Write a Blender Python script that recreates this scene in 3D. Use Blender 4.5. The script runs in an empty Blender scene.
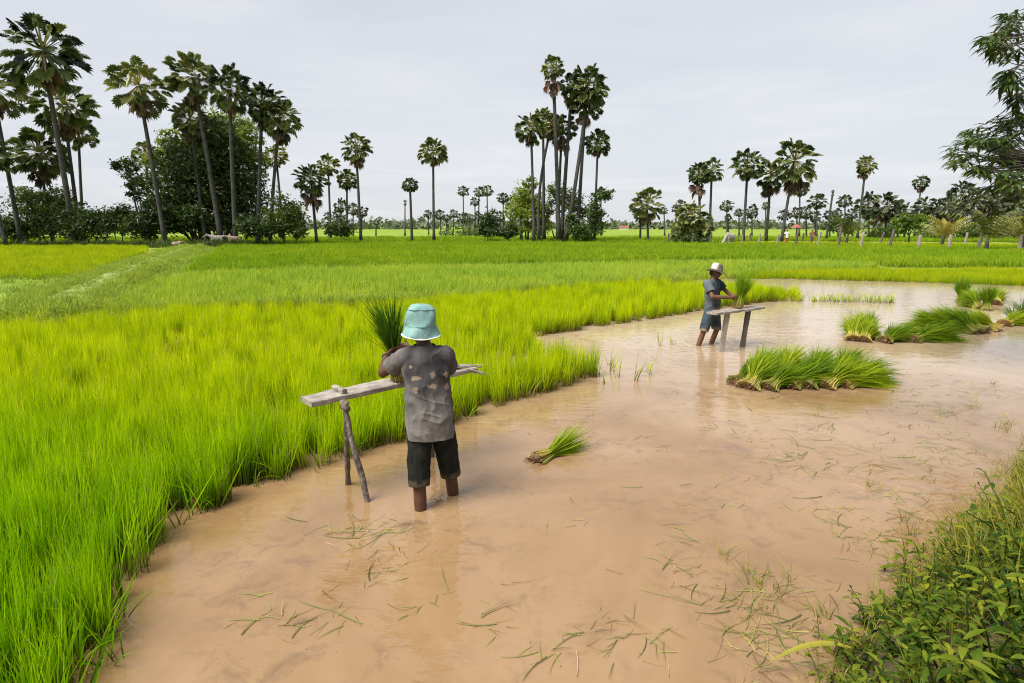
import bpy, bmesh, math, random
import numpy as np
from mathutils import Vector, Matrix, Euler
random.seed(7)
RNG = np.random.default_rng(11)
scene = bpy.context.scene
COL = scene.collection
rad = math.radians

# ------------------------------------------------------------------ camera
FPX, CU, CV, HC = 580.0, 512.0, 341.5, 2.0
PITCH = math.atan((CV - 226.0) / FPX)
CP, SP = math.cos(PITCH), math.sin(PITCH)
cam = bpy.data.cameras.new('camera')
cam.sensor_width = 36.0
cam.lens = 36.0 * FPX / 1024.0
cam.clip_start = 0.05
cam.clip_end = 6000.0
camo = bpy.data.objects.new('camera', cam)
COL.objects.link(camo)
camo.location = (0, 0, HC)
camo.rotation_euler = (math.pi / 2 - PITCH, 0, 0)
scene.camera = camo

def ray(u, v):
    a = (CV - v)
    return np.array([u - CU, FPX * CP + a * SP, -FPX * SP + a * CP])
def G(u, v, z=0.0):
    r = ray(u, v); t = (z - HC) / r[2]
    return np.array([r[0] * t, r[1] * t, z])
def W(u, v, y):
    r = ray(u, v); t = y / r[1]
    return np.array([r[0] * t, y, HC + r[2] * t])

# ------------------------------------------------------------------ helpers
class MB:
    """collects geometry, then links it as ONE mesh object"""
    def __init__(self):
        self.V = []; self.F = []; self.T = []; self.R = []; self.n = 0
    def add(self, verts, faces, t=None, r=None):
        verts = np.asarray(verts, float)
        k = len(verts)
        self.V.append(verts)
        n = self.n
        self.F += [tuple(i + n for i in f) for f in faces]
        self.T.append(np.full(k, 0.0) if t is None else np.broadcast_to(np.asarray(t, float), (k,)))
        self.R.append(np.full(k, 0.5) if r is None else np.broadcast_to(np.asarray(r, float), (k,)))
        self.n += k
    def mesh(self, name, mats, smooth=False):
        me = bpy.data.meshes.new(name)
        V = np.concatenate(self.V) if self.V else np.zeros((0, 3))
        me.from_pydata([tuple(v) for v in V], [], self.F)
        for nm, dat in (('t', self.T), ('rnd', self.R)):
            at = me.attributes.new(nm, 'FLOAT', 'POINT')
            if self.V: at.data.foreach_set('value', np.concatenate(dat).astype(np.float32))
        for m in (mats if isinstance(mats, (list, tuple)) else [mats]):
            me.materials.append(m)
        if smooth:
            me.polygons.foreach_set('use_smooth', [True] * len(me.polygons))
        me.update()
        return me
    def build(self, name, mats, parent=None, loc=None, smooth=False):
        return link(name, self.mesh(name, mats, smooth), parent, loc)

def link(name, data, parent=None, loc=None):
    o = bpy.data.objects.new(name, data)
    COL.objects.link(o)
    if parent is not None: o.parent = parent
    if loc is not None: o.location = tuple(loc)
    return o

def tag(o, label=None, cat=None, group=None, kind=None):
    if label: o['label'] = label
    if cat: o['category'] = cat
    if group: o['group'] = group
    if kind: o['kind'] = kind
    return o

def thing(name, label, cat, loc=(0, 0, 0), rotz=0.0, group=None):
    o = bpy.data.objects.new(name, None)
    COL.objects.link(o)
    o.empty_display_size = 0.1
    o.location = tuple(loc); o.rotation_euler = (0, 0, rotz)
    return tag(o, label, cat, group)

def copy_tree(o, parent=None):
    c = o.copy(); COL.objects.link(c)
    if parent is not None: c.parent = parent
    for ch in list(o.children): copy_tree(ch, c)
    return c

def unit(v):
    v = np.asarray(v, float); n = np.linalg.norm(v)
    return v / n if n > 1e-9 else np.array([0, 0, 1.0])

def frames(path):
    path = np.asarray(path, float)
    T = np.gradient(path, axis=0)
    out = []
    up = np.array([0.13, 0.31, 0.94]) if abs(unit(T[0])[2]) < 0.9 else np.array([0.9, 0.3, 0.1])
    a = unit(np.cross(unit(T[0]), up))
    for t in T:
        t = unit(t)
        a = unit(a - t * np.dot(a, t))
        out.append((t, a, np.cross(t, a)))
    return out

def tube(mb, path, radii, seg=8, caps=True, jitter=0.0, r=None, t=None):
    path = np.asarray(path, float)
    n = len(path)
    fr = frames(path)
    ang = np.linspace(0, 2 * math.pi, seg, endpoint=False)
    V = []
    for i in range(n):
        rr = radii[i] * (1 + jitter * (RNG.random(seg) - .5) * 2)
        V.append(path[i] + np.outer(np.cos(ang) * rr, fr[i][1]) + np.outer(np.sin(ang) * rr, fr[i][2]))
    F = []
    for i in range(n - 1):
        for k in range(seg):
            k2 = (k + 1) % seg
            F.append((i * seg + k, i * seg + k2, (i + 1) * seg + k2, (i + 1) * seg + k))
    V = np.concatenate(V)
    if caps:
        F.append(tuple(range(seg - 1, -1, -1)))
        F.append(tuple((n - 1) * seg + k for k in range(seg)))
    tt = np.repeat(np.linspace(0, 1, n), seg) if t is None else t
    mb.add(V, F, tt, r)

def capsule(mb, p0, p1, r0, r1, seg=14):
    p0 = np.asarray(p0, float); p1 = np.asarray(p1, float)
    d = unit(p1 - p0)
    if np.linalg.norm(p1 - p0) < 1e-6: d = np.array([0, 0, 1.0])
    pts = []; rs = []
    for a in np.linspace(-math.pi / 2, 0, 5):
        pts.append(p0 + d * r0 * math.sin(a)); rs.append(max(r0 * math.cos(a), r0 * .02))
    L = np.linalg.norm(p1 - p0)
    for s in (0.33, 0.66):
        pts.append(p0 + (p1 - p0) * s); rs.append(r0 + (r1 - r0) * s)
    for a in np.linspace(0, math.pi / 2, 5):
        pts.append(p1 + d * r1 * math.sin(a)); rs.append(max(r1 * math.cos(a), r1 * .02))
    pts = np.array(pts)
    fr_a = unit(np.cross(d, [0.31, 0.9, 0.27] if abs(d[1]) < .8 else [0.9, 0.2, 0.3])); fr_b = np.cross(d, fr_a)
    ang = np.linspace(0, 2 * math.pi, seg, endpoint=False)
    V = np.concatenate([pts[i] + rs[i] * (np.outer(np.cos(ang), fr_a) + np.outer(np.sin(ang), fr_b)) for i in range(len(pts))])
    F = []
    n = len(pts)
    for i in range(n - 1):
        for k in range(seg):
            k2 = (k + 1) % seg
            F.append((i * seg + k, i * seg + k2, (i + 1) * seg + k2, (i + 1) * seg + k))
    F.append(tuple(range(seg - 1, -1, -1))); F.append(tuple((n - 1) * seg + k for k in range(seg)))
    mb.add(V, F)

def loft(mb, secs, seg=24, power=2.4, t=None):
    """secs: list of (centre, axis_a, axis_b) with axes carrying the radii"""
    ang = np.linspace(0, 2 * math.pi, seg, endpoint=False)
    c, s = np.cos(ang), np.sin(ang)
    cx = np.sign(c) * np.abs(c) ** (2 / power); sx = np.sign(s) * np.abs(s) ** (2 / power)
    V = np.concatenate([np.asarray(p) + np.outer(cx, a) + np.outer(sx, b) for p, a, b in secs])
    F = []
    n = len(secs)
    for i in range(n - 1):
        for k in range(seg):
            k2 = (k + 1) % seg
            F.append((i * seg + k, i * seg + k2, (i + 1) * seg + k2, (i + 1) * seg + k))
    F.append(tuple(range(seg - 1, -1, -1))); F.append(tuple((n - 1) * seg + k for k in range(seg)))
    mb.add(V, F)

def ellipsoid(mb, c, ax, seg=18, rings=10):
    c = np.asarray(c, float); ax = [np.asarray(a, float) for a in ax]
    V = []; F = []
    for i in range(rings + 1):
        th = math.pi * (0.02 + 0.96 * i / rings)
        for k in range(seg):
            ph = 2 * math.pi * k / seg
            V.append(c + ax[0] * math.sin(th) * math.cos(ph) + ax[1] * math.sin(th) * math.sin(ph) - ax[2] * math.cos(th))
    for i in range(rings):
        for k in range(seg):
            k2 = (k + 1) % seg
            F.append((i * seg + k, i * seg + k2, (i + 1) * seg + k2, (i + 1) * seg + k))
    F.append(tuple(range(seg - 1, -1, -1))); F.append(tuple(rings * seg + k for k in range(seg)))
    mb.add(V, F)

def remeshed(mb, voxel, smooth=6, factor=0.5):
    """one continuous surface out of overlapping closed volumes"""
    me = mb.mesh('tmp', [])
    bm = bmesh.new(); bm.from_mesh(me); bmesh.ops.recalc_face_normals(bm, faces=bm.faces); bm.to_mesh(me); bm.free()
    o = bpy.data.objects.new('tmp', me); COL.objects.link(o)
    m = o.modifiers.new('r', 'REMESH'); m.mode = 'VOXEL'; m.voxel_size = voxel
    if smooth:
        s = o.modifiers.new('s', 'SMOOTH'); s.iterations = smooth; s.factor = factor
    dg = bpy.context.evaluated_depsgraph_get()
    out = bpy.data.meshes.new_from_object(o.evaluated_get(dg))
    bpy.data.objects.remove(o); bpy.data.meshes.remove(me)
    out.polygons.foreach_set('use_smooth', [True] * len(out.polygons))
    out.materials.clear()
    return out

def coords(me):
    a = np.zeros(len(me.vertices) * 3); me.vertices.foreach_get('co', a); return a.reshape(-1, 3)
def set_coords(me, a):
    me.vertices.foreach_set('co', np.asarray(a).ravel()); me.update()
def normals(me):
    a = np.zeros(len(me.vertices) * 3); me.vertices.foreach_get('normal', a); return a.reshape(-1, 3)
def attr(me, name, vals):
    at = me.attributes.new(name, 'FLOAT', 'POINT'); at.data.foreach_set('value', np.asarray(vals, np.float32))

def cut_mesh(me, planes):
    """remove everything on the positive side of each (point, normal, limit_point, limit_radius)"""
    bm = bmesh.new(); bm.from_mesh(me)
    for pt, nrm, lp, lr in planes:
        geom = bm.verts[:] + bm.edges[:] + bm.faces[:]
        if lp is not None:
            lp_ = Vector(lp)
            fs = [f for f in bm.faces if (f.calc_center_median() - lp_).length < lr]
            es = list({e for f in fs for e in f.edges}); vs = list({v for f in fs for v in f.verts})
            geom = vs + es + fs
        bmesh.ops.bisect_plane(bm, geom=geom, plane_co=Vector(pt), plane_no=Vector(nrm), clear_outer=True)
    bm.to_mesh(me); bm.free(); me.update()

def hash_noise(p, f, seed=0):
    """cheap smooth value noise in 3-D"""
    p = np.asarray(p, float) * f
    i = np.floor(p).astype(np.int64); fr = p - i; fr = fr * fr * (3 - 2 * fr)
    def h(a):
        n = a[:, 0] * 374761393 + a[:, 1] * 668265263 + a[:, 2] * 2147483647 + seed * 1274126177
        n = (n ^ (n >> 13)) * 1274126177
        n = n ^ (n >> 16)
        return (n & 0xffff) / 65535.0
    out = 0
    for dx in (0, 1):
        for dy in (0, 1):
            for dz in (0, 1):
                w = (fr[:, 0] if dx else 1 - fr[:, 0]) * (fr[:, 1] if dy else 1 - fr[:, 1]) * (fr[:, 2] if dz else 1 - fr[:, 2])
                out = out + w * h(i + np.array([dx, dy, dz]))
    return out

def inpoly(P, poly):
    x, y = P[:, 0], P[:, 1]; ins = np.zeros(len(P), bool)
    n = len(poly); j = n - 1
    for i in range(n):
        xi, yi = poly[i][0], poly[i][1]; xj, yj = poly[j][0], poly[j][1]
        c = ((yi > y) != (yj > y)) & (x < (xj - xi) * (y - yi) / (yj - yi + 1e-12) + xi)
        ins ^= c; j = i
    return ins

def polydist(P, line):
    d = np.full(len(P), 1e9)
    for i in range(len(line) - 1):
        a = np.array(line[i][:2]); b = np.array(line[i + 1][:2]); ab = b - a
        t = np.clip(((P[:, :2] - a) @ ab) / (ab @ ab + 1e-12), 0, 1)
        d = np.minimum(d, np.linalg.norm(P[:, :2] - a - t[:, None] * ab, axis=1))
    return d

# ------------------------------------------------------------------ materials
def new_mat(name):
    m = bpy.data.materials.new(name); m.use_nodes = True
    nt = m.node_tree
    for n in list(nt.nodes): nt.nodes.remove(n)
    out = nt.nodes.new('ShaderNodeOutputMaterial')
    return m, nt, out
def N(nt, typ, **kw):
    n = nt.nodes.new(typ)
    for k, v in kw.items():
        if k.startswith('i_'): n.inputs[k[2:].replace('_', ' ')].default_value = v
        elif k.startswith('n_'): n.inputs[int(k[2:])].default_value = v
        else: setattr(n, k, v)
    return n
def rgb(c): return (c[0], c[1], c[2], 1.0)
def ramp(nt, src, stops):
    r = nt.nodes.new('ShaderNodeValToRGB')
    e = r.color_ramp.elements
    while len(e) > 1: e.remove(e[-1])
    e[0].position = stops[0][0]; e[0].color = rgb(stops[0][1])
    for p, c in stops[1:]:
        k = e.new(p); k.color = rgb(c)
    nt.links.new(src, r.inputs['Fac'])
    return r.outputs['Color']
def mixc(nt, fac, a, b, blend='MIX'):
    m = nt.nodes.new('ShaderNodeMix'); m.data_type = 'RGBA'; m.blend_type = blend
    for sock, val in ((m.inputs['Factor'], fac), (m.inputs[6], a), (m.inputs[7], b)):
        if hasattr(val, 'is_linked') or hasattr(val, 'links'): nt.links.new(val, sock)
        elif isinstance(val, (int, float)): sock.default_value = val
        else: sock.default_value = rgb(val)
    return m.outputs[2]
def math_(nt, op, a, b=None, clamp=False):
    m = nt.nodes.new('ShaderNodeMath'); m.operation = op; m.use_clamp = clamp
    for i, v in enumerate((a, b)):
        if v is None: continue
        if hasattr(v, 'links'): nt.links.new(v, m.inputs[i])
        else: m.inputs[i].default_value = v
    return m.outputs[0]
def attr_n(nt, name):
    a = nt.nodes.new('ShaderNodeAttribute'); a.attribute_name = name; return a.outputs['Fac']
def noise(nt, vec, scale, detail=4, rough=.55, dist=0.0):
    n = N(nt, 'ShaderNodeTexNoise'); n.inputs['Scale'].default_value = scale; n.inputs['Detail'].default_value = detail
    n.inputs['Roughness'].default_value = rough; n.inputs['Distortion'].default_value = dist
    if vec is not None: nt.links.new(vec, n.inputs['Vector'])
    return n.outputs['Fac']
def pos(nt):
    return nt.nodes.new('ShaderNodeNewGeometry').outputs['Position']
def objco(nt):
    return nt.nodes.new('ShaderNodeTexCoord').outputs['Object']

def leaf_mat(name, stops, trans=0.4, rough=0.45, vary=0.35, spec=0.35, yellow=(1.25, 1.15, .5), patch=None, dead=0.0):
    """leaf: colour runs along attribute t (root to tip), varied per blade and per plant; light passes through"""
    m, nt, out = new_mat(name)
    c = ramp(nt, attr_n(nt, 't'), stops)
    oi = nt.nodes.new('ShaderNodeObjectInfo')
    hv = N(nt, 'ShaderNodeHueSaturation')
    r1 = attr_n(nt, 'rnd')
    v = math_(nt, 'ADD', math_(nt, 'MULTIPLY', math_(nt, 'SUBTRACT', r1, 0.5), vary * 1.3),
              math_(nt, 'MULTIPLY', math_(nt, 'SUBTRACT', oi.outputs['Random'], 0.5), vary))
    nt.links.new(math_(nt, 'ADD', v, 1.0), hv.inputs['Value'])
    nt.links.new(math_(nt, 'ADD', math_(nt, 'MULTIPLY', v, -0.06), 0.5), hv.inputs['Hue'])
    old = ramp(nt, r1, [(1 - dead - .01, (0, 0, 0)), (1 - dead, (1, 1, 1))])
    if dead: c = mixc(nt, math_(nt, 'MULTIPLY', old, .75), c, (.34, .28, .08))
    if patch:
        fac, col = patch(nt)
        c = mixc(nt, fac, c, col, 'MULTIPLY')
    nt.links.new(c, hv.inputs['Color'])
    c = hv.outputs['Color']
    d = N(nt, 'ShaderNodeBsdfPrincipled'); d.inputs['Roughness'].default_value = rough
    d.inputs['Specular IOR Level'].default_value = spec
    nt.links.new(c, d.inputs['Base Color'])
    t = N(nt, 'ShaderNodeBsdfTranslucent')
    nt.links.new(mixc(nt, 1.0, c, yellow, 'MULTIPLY'), t.inputs['Color'])
    mx = N(nt, 'ShaderNodeMixShader'); mx.inputs[0].default_value = trans
    nt.links.new(d.outputs[0], mx.inputs[1]); nt.links.new(t.outputs[0], mx.inputs[2])
    nt.links.new(mx.outputs[0], out.inputs['Surface'])
    return m

def solid_mat(name, c1, c2, scale=8, rough=.8, spec=.3, bump=0.3, bscale=None, stretch=None, rough2=None):
    m, nt, out = new_mat(name)
    v = objco(nt)
    if stretch:
        mp = N(nt, 'ShaderNodeMapping'); mp.inputs['Scale'].default_value = stretch
        nt.links.new(v, mp.inputs['Vector']); v = mp.outputs['Vector']
    n = noise(nt, v, scale, 6, .6)
    c = ramp(nt, n, [(.32, c1), (.68, c2)])
    d = N(nt, 'ShaderNodeBsdfPrincipled'); d.inputs['Roughness'].default_value = rough
    d.inputs['Specular IOR Level'].default_value = spec
    nt.links.new(c, d.inputs['Base Color'])
    if bump:
        b = N(nt, 'ShaderNodeBump'); b.inputs['Strength'].default_value = bump; b.inputs['Distance'].default_value = .02
        nt.links.new(noise(nt, v, bscale or scale * 3, 5, .6), b.inputs['Height'])
        nt.links.new(b.outputs[0], d.inputs['Normal'])
    nt.links.new(d.outputs[0], out.inputs['Surface'])
    return m

def crop_patch(nt, sc=.5, lush=(.55, .82, .7), lo=.38, hi=.62):
    f = ramp(nt, noise(nt, pos(nt), sc, 3), [(lo, (0, 0, 0)), (hi, (1, 1, 1))])
    return f, lush
def near_patch(nt):
    # crop yellower mid-plot; low corner darker green, partly vignette put into the tint
    sx = N(nt, 'ShaderNodeSeparateXYZ'); nt.links.new(pos(nt), sx.inputs[0])
    d = math_(nt, 'ADD', sx.outputs['Y'], math_(nt, 'MULTIPLY', noise(nt, pos(nt), .45, 3), 3.2))
    mr = N(nt, 'ShaderNodeMapRange'); mr.inputs['From Min'].default_value = 4.2; mr.inputs['From Max'].default_value = 8.8
    mr.inputs['To Min'].default_value = 1.0; mr.inputs['To Max'].default_value = 0.0; mr.interpolation_type = 'SMOOTHSTEP'
    nt.links.new(d, mr.inputs['Value'])
    return mr.outputs[0], (.55, .80, .9)

M = {}
M['rice_near'] = leaf_mat('rice_near', [(0, (.13, .09, .03)), (.16, (.17, .15, .025)), (.36, (.25, .35, .008)), (.7, (.40, .53, .003)), (1, (.49, .57, .004))], .5, .55, .46, .06, (1.2, 1.18, .4), patch=near_patch, dead=.045)
M['rice_yellow'] = leaf_mat('rice_yellow', [(0, (.22, .20, .05)), (.3, (.30, .37, .010)), (1, (.41, .47, .008))], .5, .55, .3, .1, patch=lambda nt: crop_patch(nt, .35, (.75, .9, .8)))
M['rice_pale'] = leaf_mat('rice_pale', [(0, (.22, .22, .07)), (.3, (.29, .38, .045)), (1, (.39, .50, .055))], .45, .55, .35, .1, patch=lambda nt: crop_patch(nt, .3, (.72, .86, .8)))
M['rice_green'] = leaf_mat('rice_green', [(0, (.18, .18, .05)), (.3, (.19, .28, .016)), (1, (.27, .385, .016))], .45, .55, .35, .1, patch=lambda nt: crop_patch(nt, .12, (.75, .88, .8)))
M['wild_grass'] = leaf_mat('wild_grass', [(0, (.25, .23, .08)), (.3, (.23, .32, .045)), (1, (.33, .44, .065))], .4, .5, .45, .2, patch=lambda nt: crop_patch(nt, .5, (.8, .8, .7)))
M['bundle_leaf'] = leaf_mat('bundle_leaf', [(0, (.44, .40, .15)), (.22, (.38, .40, .07)), (.36, (.16, .245, .010)), (1, (.175, .285, .007))], .42, .5, .7, .12)
M['bundle_dark'] = leaf_mat('bundle_dark', [(0, (.28, .24, .08)), (.25, (.17, .20, .03)), (.45, (.055, .125, .008)), (1, (.070, .155, .008))], .35, .5, .6, .15)
M['bundle_held'] = leaf_mat('bundle_held', [(0, (.26, .20, .07)), (.2, (.24, .28, .04)), (.36, (.115, .225, .010)), (1, (.13, .26, .008))], .42, .5, .6, .12)
M['debris'] = leaf_mat('debris', [(0, (.27, .25, .09)), (.5, (.18, .21, .045)), (1, (.30, .26, .08))], .3, .6, .7, .1)
M['dry_stalk'] = leaf_mat('dry_stalk', [(0, (.16, .11, .06)), (.5, (.30, .22, .10)), (1, (.34, .27, .12))], .1, .6, .8, .2)
M['palm_leaf'] = leaf_mat('palm_leaf', [(0, (.20, .19, .06)), (.3, (.095, .128, .034)), (.8, (.138, .172, .052)), (1, (.19, .20, .08))], .25, .42, .9, .5, (1.1, 1.1, .5))
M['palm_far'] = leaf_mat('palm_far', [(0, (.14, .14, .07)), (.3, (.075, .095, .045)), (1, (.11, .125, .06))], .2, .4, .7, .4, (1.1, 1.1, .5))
M['palm_dead'] = leaf_mat('palm_dead', [(0, (.10, .075, .05)), (.5, (.145, .105, .07)), (1, (.22, .165, .11))], .12, .7, .8, .2, (1.1, .9, .6))
M['coconut_leaf'] = leaf_mat('coconut_leaf', [(0, (.26, .22, .05)), (.5, (.13, .17, .03)), (1, (.34, .25, .06))], .35, .4, .8, .4)
M['tree_dark'] = leaf_mat('tree_dark', [(0, (.030, .055, .011)), (1, (.056, .090, .017))], .25, .42, .8, .4)
M['tree_mid'] = leaf_mat('tree_mid', [(0, (.040, .072, .012)), (1, (.068, .112, .018))], .3, .42, .8, .4)
M['tree_light'] = leaf_mat('tree_light', [(0, (.11, .17, .018)), (1, (.165, .24, .022))], .35, .42, .7, .4)
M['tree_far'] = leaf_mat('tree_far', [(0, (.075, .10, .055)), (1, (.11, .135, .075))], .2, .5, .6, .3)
M['mango_leaf'] = leaf_mat('mango_leaf', [(0, (.038, .072, .014)), (1, (.060, .102, .018))], .22, .4, .8, .35)
M['weed_leaf'] = leaf_mat('weed_leaf', [(0, (.085, .115, .010)), (.5, (.052, .096, .005)), (1, (.092, .135, .007))], .3, .5, 1.0, .12)
M['bank_grass'] = leaf_mat('bank_grass', [(0, (.16, .12, .05)), (.3, (.155, .17, .018)), (1, (.27, .27, .03))], .35, .45, .7, .3)
M['palm_bark'] = solid_mat('palm_bark', (.035, .032, .029), (.085, .08, .075), 3, .9, .2, .6, 20, (1, 1, .7))
M['tree_bark'] = solid_mat('tree_bark', (.06, .05, .04), (.15, .13, .11), 9, .9, .2, .6, 30, (1, 1, .3))
M['mango_bark'] = solid_mat('mango_bark', (.09, .08, .075), (.20, .18, .17), 9, .9, .2, .5, 30)
M['skin'] = solid_mat('skin', (.060, .026, .013), (.092, .042, .021), 14, .5, .4, .12, 60)
M['skin_far'] = solid_mat('skin_far', (.10, .044, .022), (.14, .064, .034), 14, .5, .4, .1, 60)
M['hair'] = solid_mat('hair', (.010, .008, .007), (.02, .016, .013), 60, .5, .4, .4, 120)
M['eye'] = solid_mat('eye', (.5, .48, .45), (.6, .58, .55), 20, .2, .5, 0)
M['white_trim'] = solid_mat('white_trim', (.62, .60, .57), (.74, .72, .70), 30, .8, .2, .2, 80)
M['root'] = solid_mat('root', (.10, .055, .03), (.24, .14, .08), 30, .9, .2, .7, 60)
M['post_wood'] = solid_mat('post_wood', (.17, .14, .11), (.36, .31, .27), 6, .9, .2, .5, 22, (1, 1, .25))
M['dark_post'] = solid_mat('dark_post', (.07, .055, .045), (.17, .14, .115), 6, .9, .2, .5, 22, (1, 1, .25))
# ------------------------------------------------------------------ world, sun
SUN_EL, SUN_AZ = rad(58), rad(-125)          # azimuth measured from +Y towards +X: behind and to the left
w = bpy.data.worlds.new('World'); scene.world = w; w.use_nodes = True
nt = w.node_tree
for n in list(nt.nodes): nt.nodes.remove(n)
wo = nt.nodes.new('ShaderNodeOutputWorld'); bg = nt.nodes.new('ShaderNodeBackground')
sky = nt.nodes.new('ShaderNodeTexSky'); sky.sky_type = 'NISHITA'; sky.sun_disc = False
sky.sun_elevation = SUN_EL; sky.sun_rotation = SUN_AZ
tc = nt.nodes.new('ShaderNodeTexCoord')
mp = N(nt, 'ShaderNodeMapping'); mp.inputs['Scale'].default_value = (1.0, 1.0, 4.0)
nt.links.new(tc.outputs['Generated'], mp.inputs['Vector'])
n1 = noise(nt, mp.outputs['Vector'], 1.6, 6, .55, .4)
mp2 = N(nt, 'ShaderNodeMapping'); mp2.inputs['Scale'].default_value = (1.0, 1.0, 9.0); mp2.inputs['Location'].default_value = (2.3, .4, 1.1)
nt.links.new(tc.outputs['Generated'], mp2.inputs['Vector'])
n2 = noise(nt, mp2.outputs['Vector'], 3.5, 7, .6, .6)
base = ramp(nt, n1, [(.30, (2.42, 2.53, 2.76)), (.70, (2.92, 2.96, 3.08))])
wisp = ramp(nt, n2, [(.50, (0, 0, 0)), (.72, (.62, .62, .62))])
sep = N(nt, 'ShaderNodeSeparateXYZ'); nt.links.new(tc.outputs['Generated'], sep.inputs[0])
low = N(nt, 'ShaderNodeMapRange'); low.inputs['From Min'].default_value = .30; low.inputs['From Max'].default_value = .05
nt.links.new(sep.outputs['Z'], low.inputs['Value'])
cloud = mixc(nt, math_(nt, 'MULTIPLY', wisp, low.outputs[0]), base, (3.5, 3.5, 3.52))
fin = mixc(nt, .94, sky.outputs[0], cloud)
nt.links.new(fin, bg.inputs['Color']); bg.inputs['Strength'].default_value = 0.10
nt.links.new(bg.outputs[0], wo.inputs['Surface'])
sl = bpy.data.lights.new('sun', 'SUN'); sl.energy = 2.9; sl.angle = rad(34); sl.color = (1.0, .955, .88)
so = bpy.data.objects.new('sun', sl); COL.objects.link(so)
sd = Vector((math.cos(SUN_EL) * math.sin(SUN_AZ), math.cos(SUN_EL) * math.cos(SUN_AZ), math.sin(SUN_EL)))
so.rotation_euler = sd.to_track_quat('Z', 'Y').to_euler()
so.location = (-20, -15, 40)
scene.view_settings.view_transform = 'Standard'; scene.view_settings.look = 'None'
scene.view_settings.exposure = 1.42; scene.view_settings.gamma = 1.0
scene.render.engine = 'CYCLES'
scene.cycles.use_denoising = True; scene.cycles.filter_width = 1.1
scene.cycles.max_bounces = 8; scene.cycles.diffuse_bounces = 3; scene.cycles.transmission_bounces = 4
scene.cycles.transparent_max_bounces = 4
scene.cycles.caustics_reflective = False; scene.cycles.caustics_refractive = False
scene.cycles.sample_clamp_indirect = 4.0

# ------------------------------------------------------------------ ground, water
bank_line = [(-1.2, .55), (-.2, .9), (.55, 1.45)] + [tuple(G(u, v)[:2]) for u, v in
             ((795, 690), (818, 640), (850, 600), (890, 566), (930, 530), (975, 490), (1024, 440))] + \
            [(5.9, 6.1), (7.3, 7.1), (8.6, 8.4), (10.6, 11), (15, 15), (20.5, 19), (32, 22), (60, 24)]
bank_poly = bank_line + [(60, -20), (-1.5, -20)]
back_x = [-60, -14, -10, -4, 0, 3.2, 5.5, 7.5, 10, 30, 60]
back_y = [10.3, 10.3, 11.0, 13.4, 15.5, 18.2, 19.6, 23.6, 25.5, 25.5, 27]
path_line = [(-9.2, 11.6), (-10.8, 14.0), (-14.5, 21.5), (-20, 33.5), (-26, 47), (-31, 58), (-34, 66)]

def ground_h(P):
    n = hash_noise(np.c_[P, np.zeros(len(P))], .7, 3) - .5
    n2 = hash_noise(np.c_[P, np.zeros(len(P))], 3.1, 5) - .5
    yb = np.interp(P[:, 0], back_x, back_y)
    s = np.clip((P[:, 1] - yb + .1) / .35, 0, 1)
    h = -.13 + .03 * n + s * (.19 + .03 * n)
    ridge = np.exp(-((P[:, 1] - yb - .3) / .32) ** 2) * .10
    h += ridge * (np.abs(P[:, 0]) < 40)
    d = polydist(P, path_line)
    h = np.where(d < 3, np.maximum(h, .30 * np.clip((1.35 - d) / .7, 0, 1) + .02 + .04 * n2), h)
    ins = inpoly(P, bank_poly); db = polydist(P, bank_line)
    k = np.where(ins, np.clip(db / .75, 0, 1), 0)
    k = k * k * (3 - 2 * k)
    h = np.where(ins, -.06 + k * (.50 + .10 * n + .05 * n2), np.where(db < .5, np.maximum(h, -.06 - .1 * db), h))
    return h

gx = np.unique(np.concatenate([np.linspace(-900, -60, 15), np.linspace(-60, -36, 13), np.arange(-36, 14, .32), np.linspace(14, 60, 40), np.linspace(60, 1500, 18)]))
gy = np.unique(np.concatenate([np.linspace(-60, -2, 8), np.arange(-2, 27, .26), np.arange(27, 68, .55), np.linspace(68, 300, 40), np.linspace(300, 3000, 18)]))
X, Y = np.meshgrid(gx, gy); P = np.c_[X.ravel(), Y.ravel()]
H = ground_h(P)
mb = MB()
nx = len(gx)
F = [(j * nx + i, j * nx + i + 1, (j + 1) * nx + i + 1, (j + 1) * nx + i) for j in range(len(gy) - 1) for i in range(nx - 1)]
mb.add(np.c_[P, H], F)
me = mb.mesh('ground', [], True)
yb = np.interp(P[:, 0], back_x, back_y)
dpath = polydist(P, path_line)
attr(me, 'grass', np.where(P[:, 1] > yb - .2, 1.0, 0.0) * 1.0)
attr(me, 'track', np.clip((.62 - dpath) / .3, 0, 1) * (P[:, 1] > yb))
attr(me, 'bank', inpoly(P, bank_poly) * 1.0)
m, nt, out = new_mat('ground')
mud = ramp(nt, noise(nt, pos(nt), 2.5, 6), [(.3, (.20, .125, .07)), (.7, (.34, .22, .13))])
gr = ramp(nt, noise(nt, pos(nt), .06, 3), [(.30, (.11, .19, .02)), (.45, (.16, .25, .02)), (.56, (.26, .31, .02)), (.66, (.15, .22, .03))])
gr = mixc(nt, .5, gr, ramp(nt, noise(nt, pos(nt), 1.2, 5), [(.3, (.09, .14, .02)), (.7, (.19, .27, .03))]))
soil = ramp(nt, noise(nt, pos(nt), 5, 6), [(.3, (.05, .038, .02)), (.7, (.11, .082, .045))])
c = mixc(nt, attr_n(nt, 'grass'), mud, gr); c = mixc(nt, attr_n(nt, 'track'), c, ramp(nt, noise(nt, pos(nt), 3.5, 5), [(.35, (.12, .19, .035)), (.65, (.24, .26, .10))])); c = mixc(nt, attr_n(nt, 'bank'), c, soil)
d = N(nt, 'ShaderNodeBsdfPrincipled'); d.inputs['Roughness'].default_value = .9; d.inputs['Specular IOR Level'].default_value = .15
nt.links.new(c, d.inputs['Base Color'])
b = N(nt, 'ShaderNodeBump'); b.inputs['Strength'].default_value = .6; b.inputs['Distance'].default_value = .05
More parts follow.
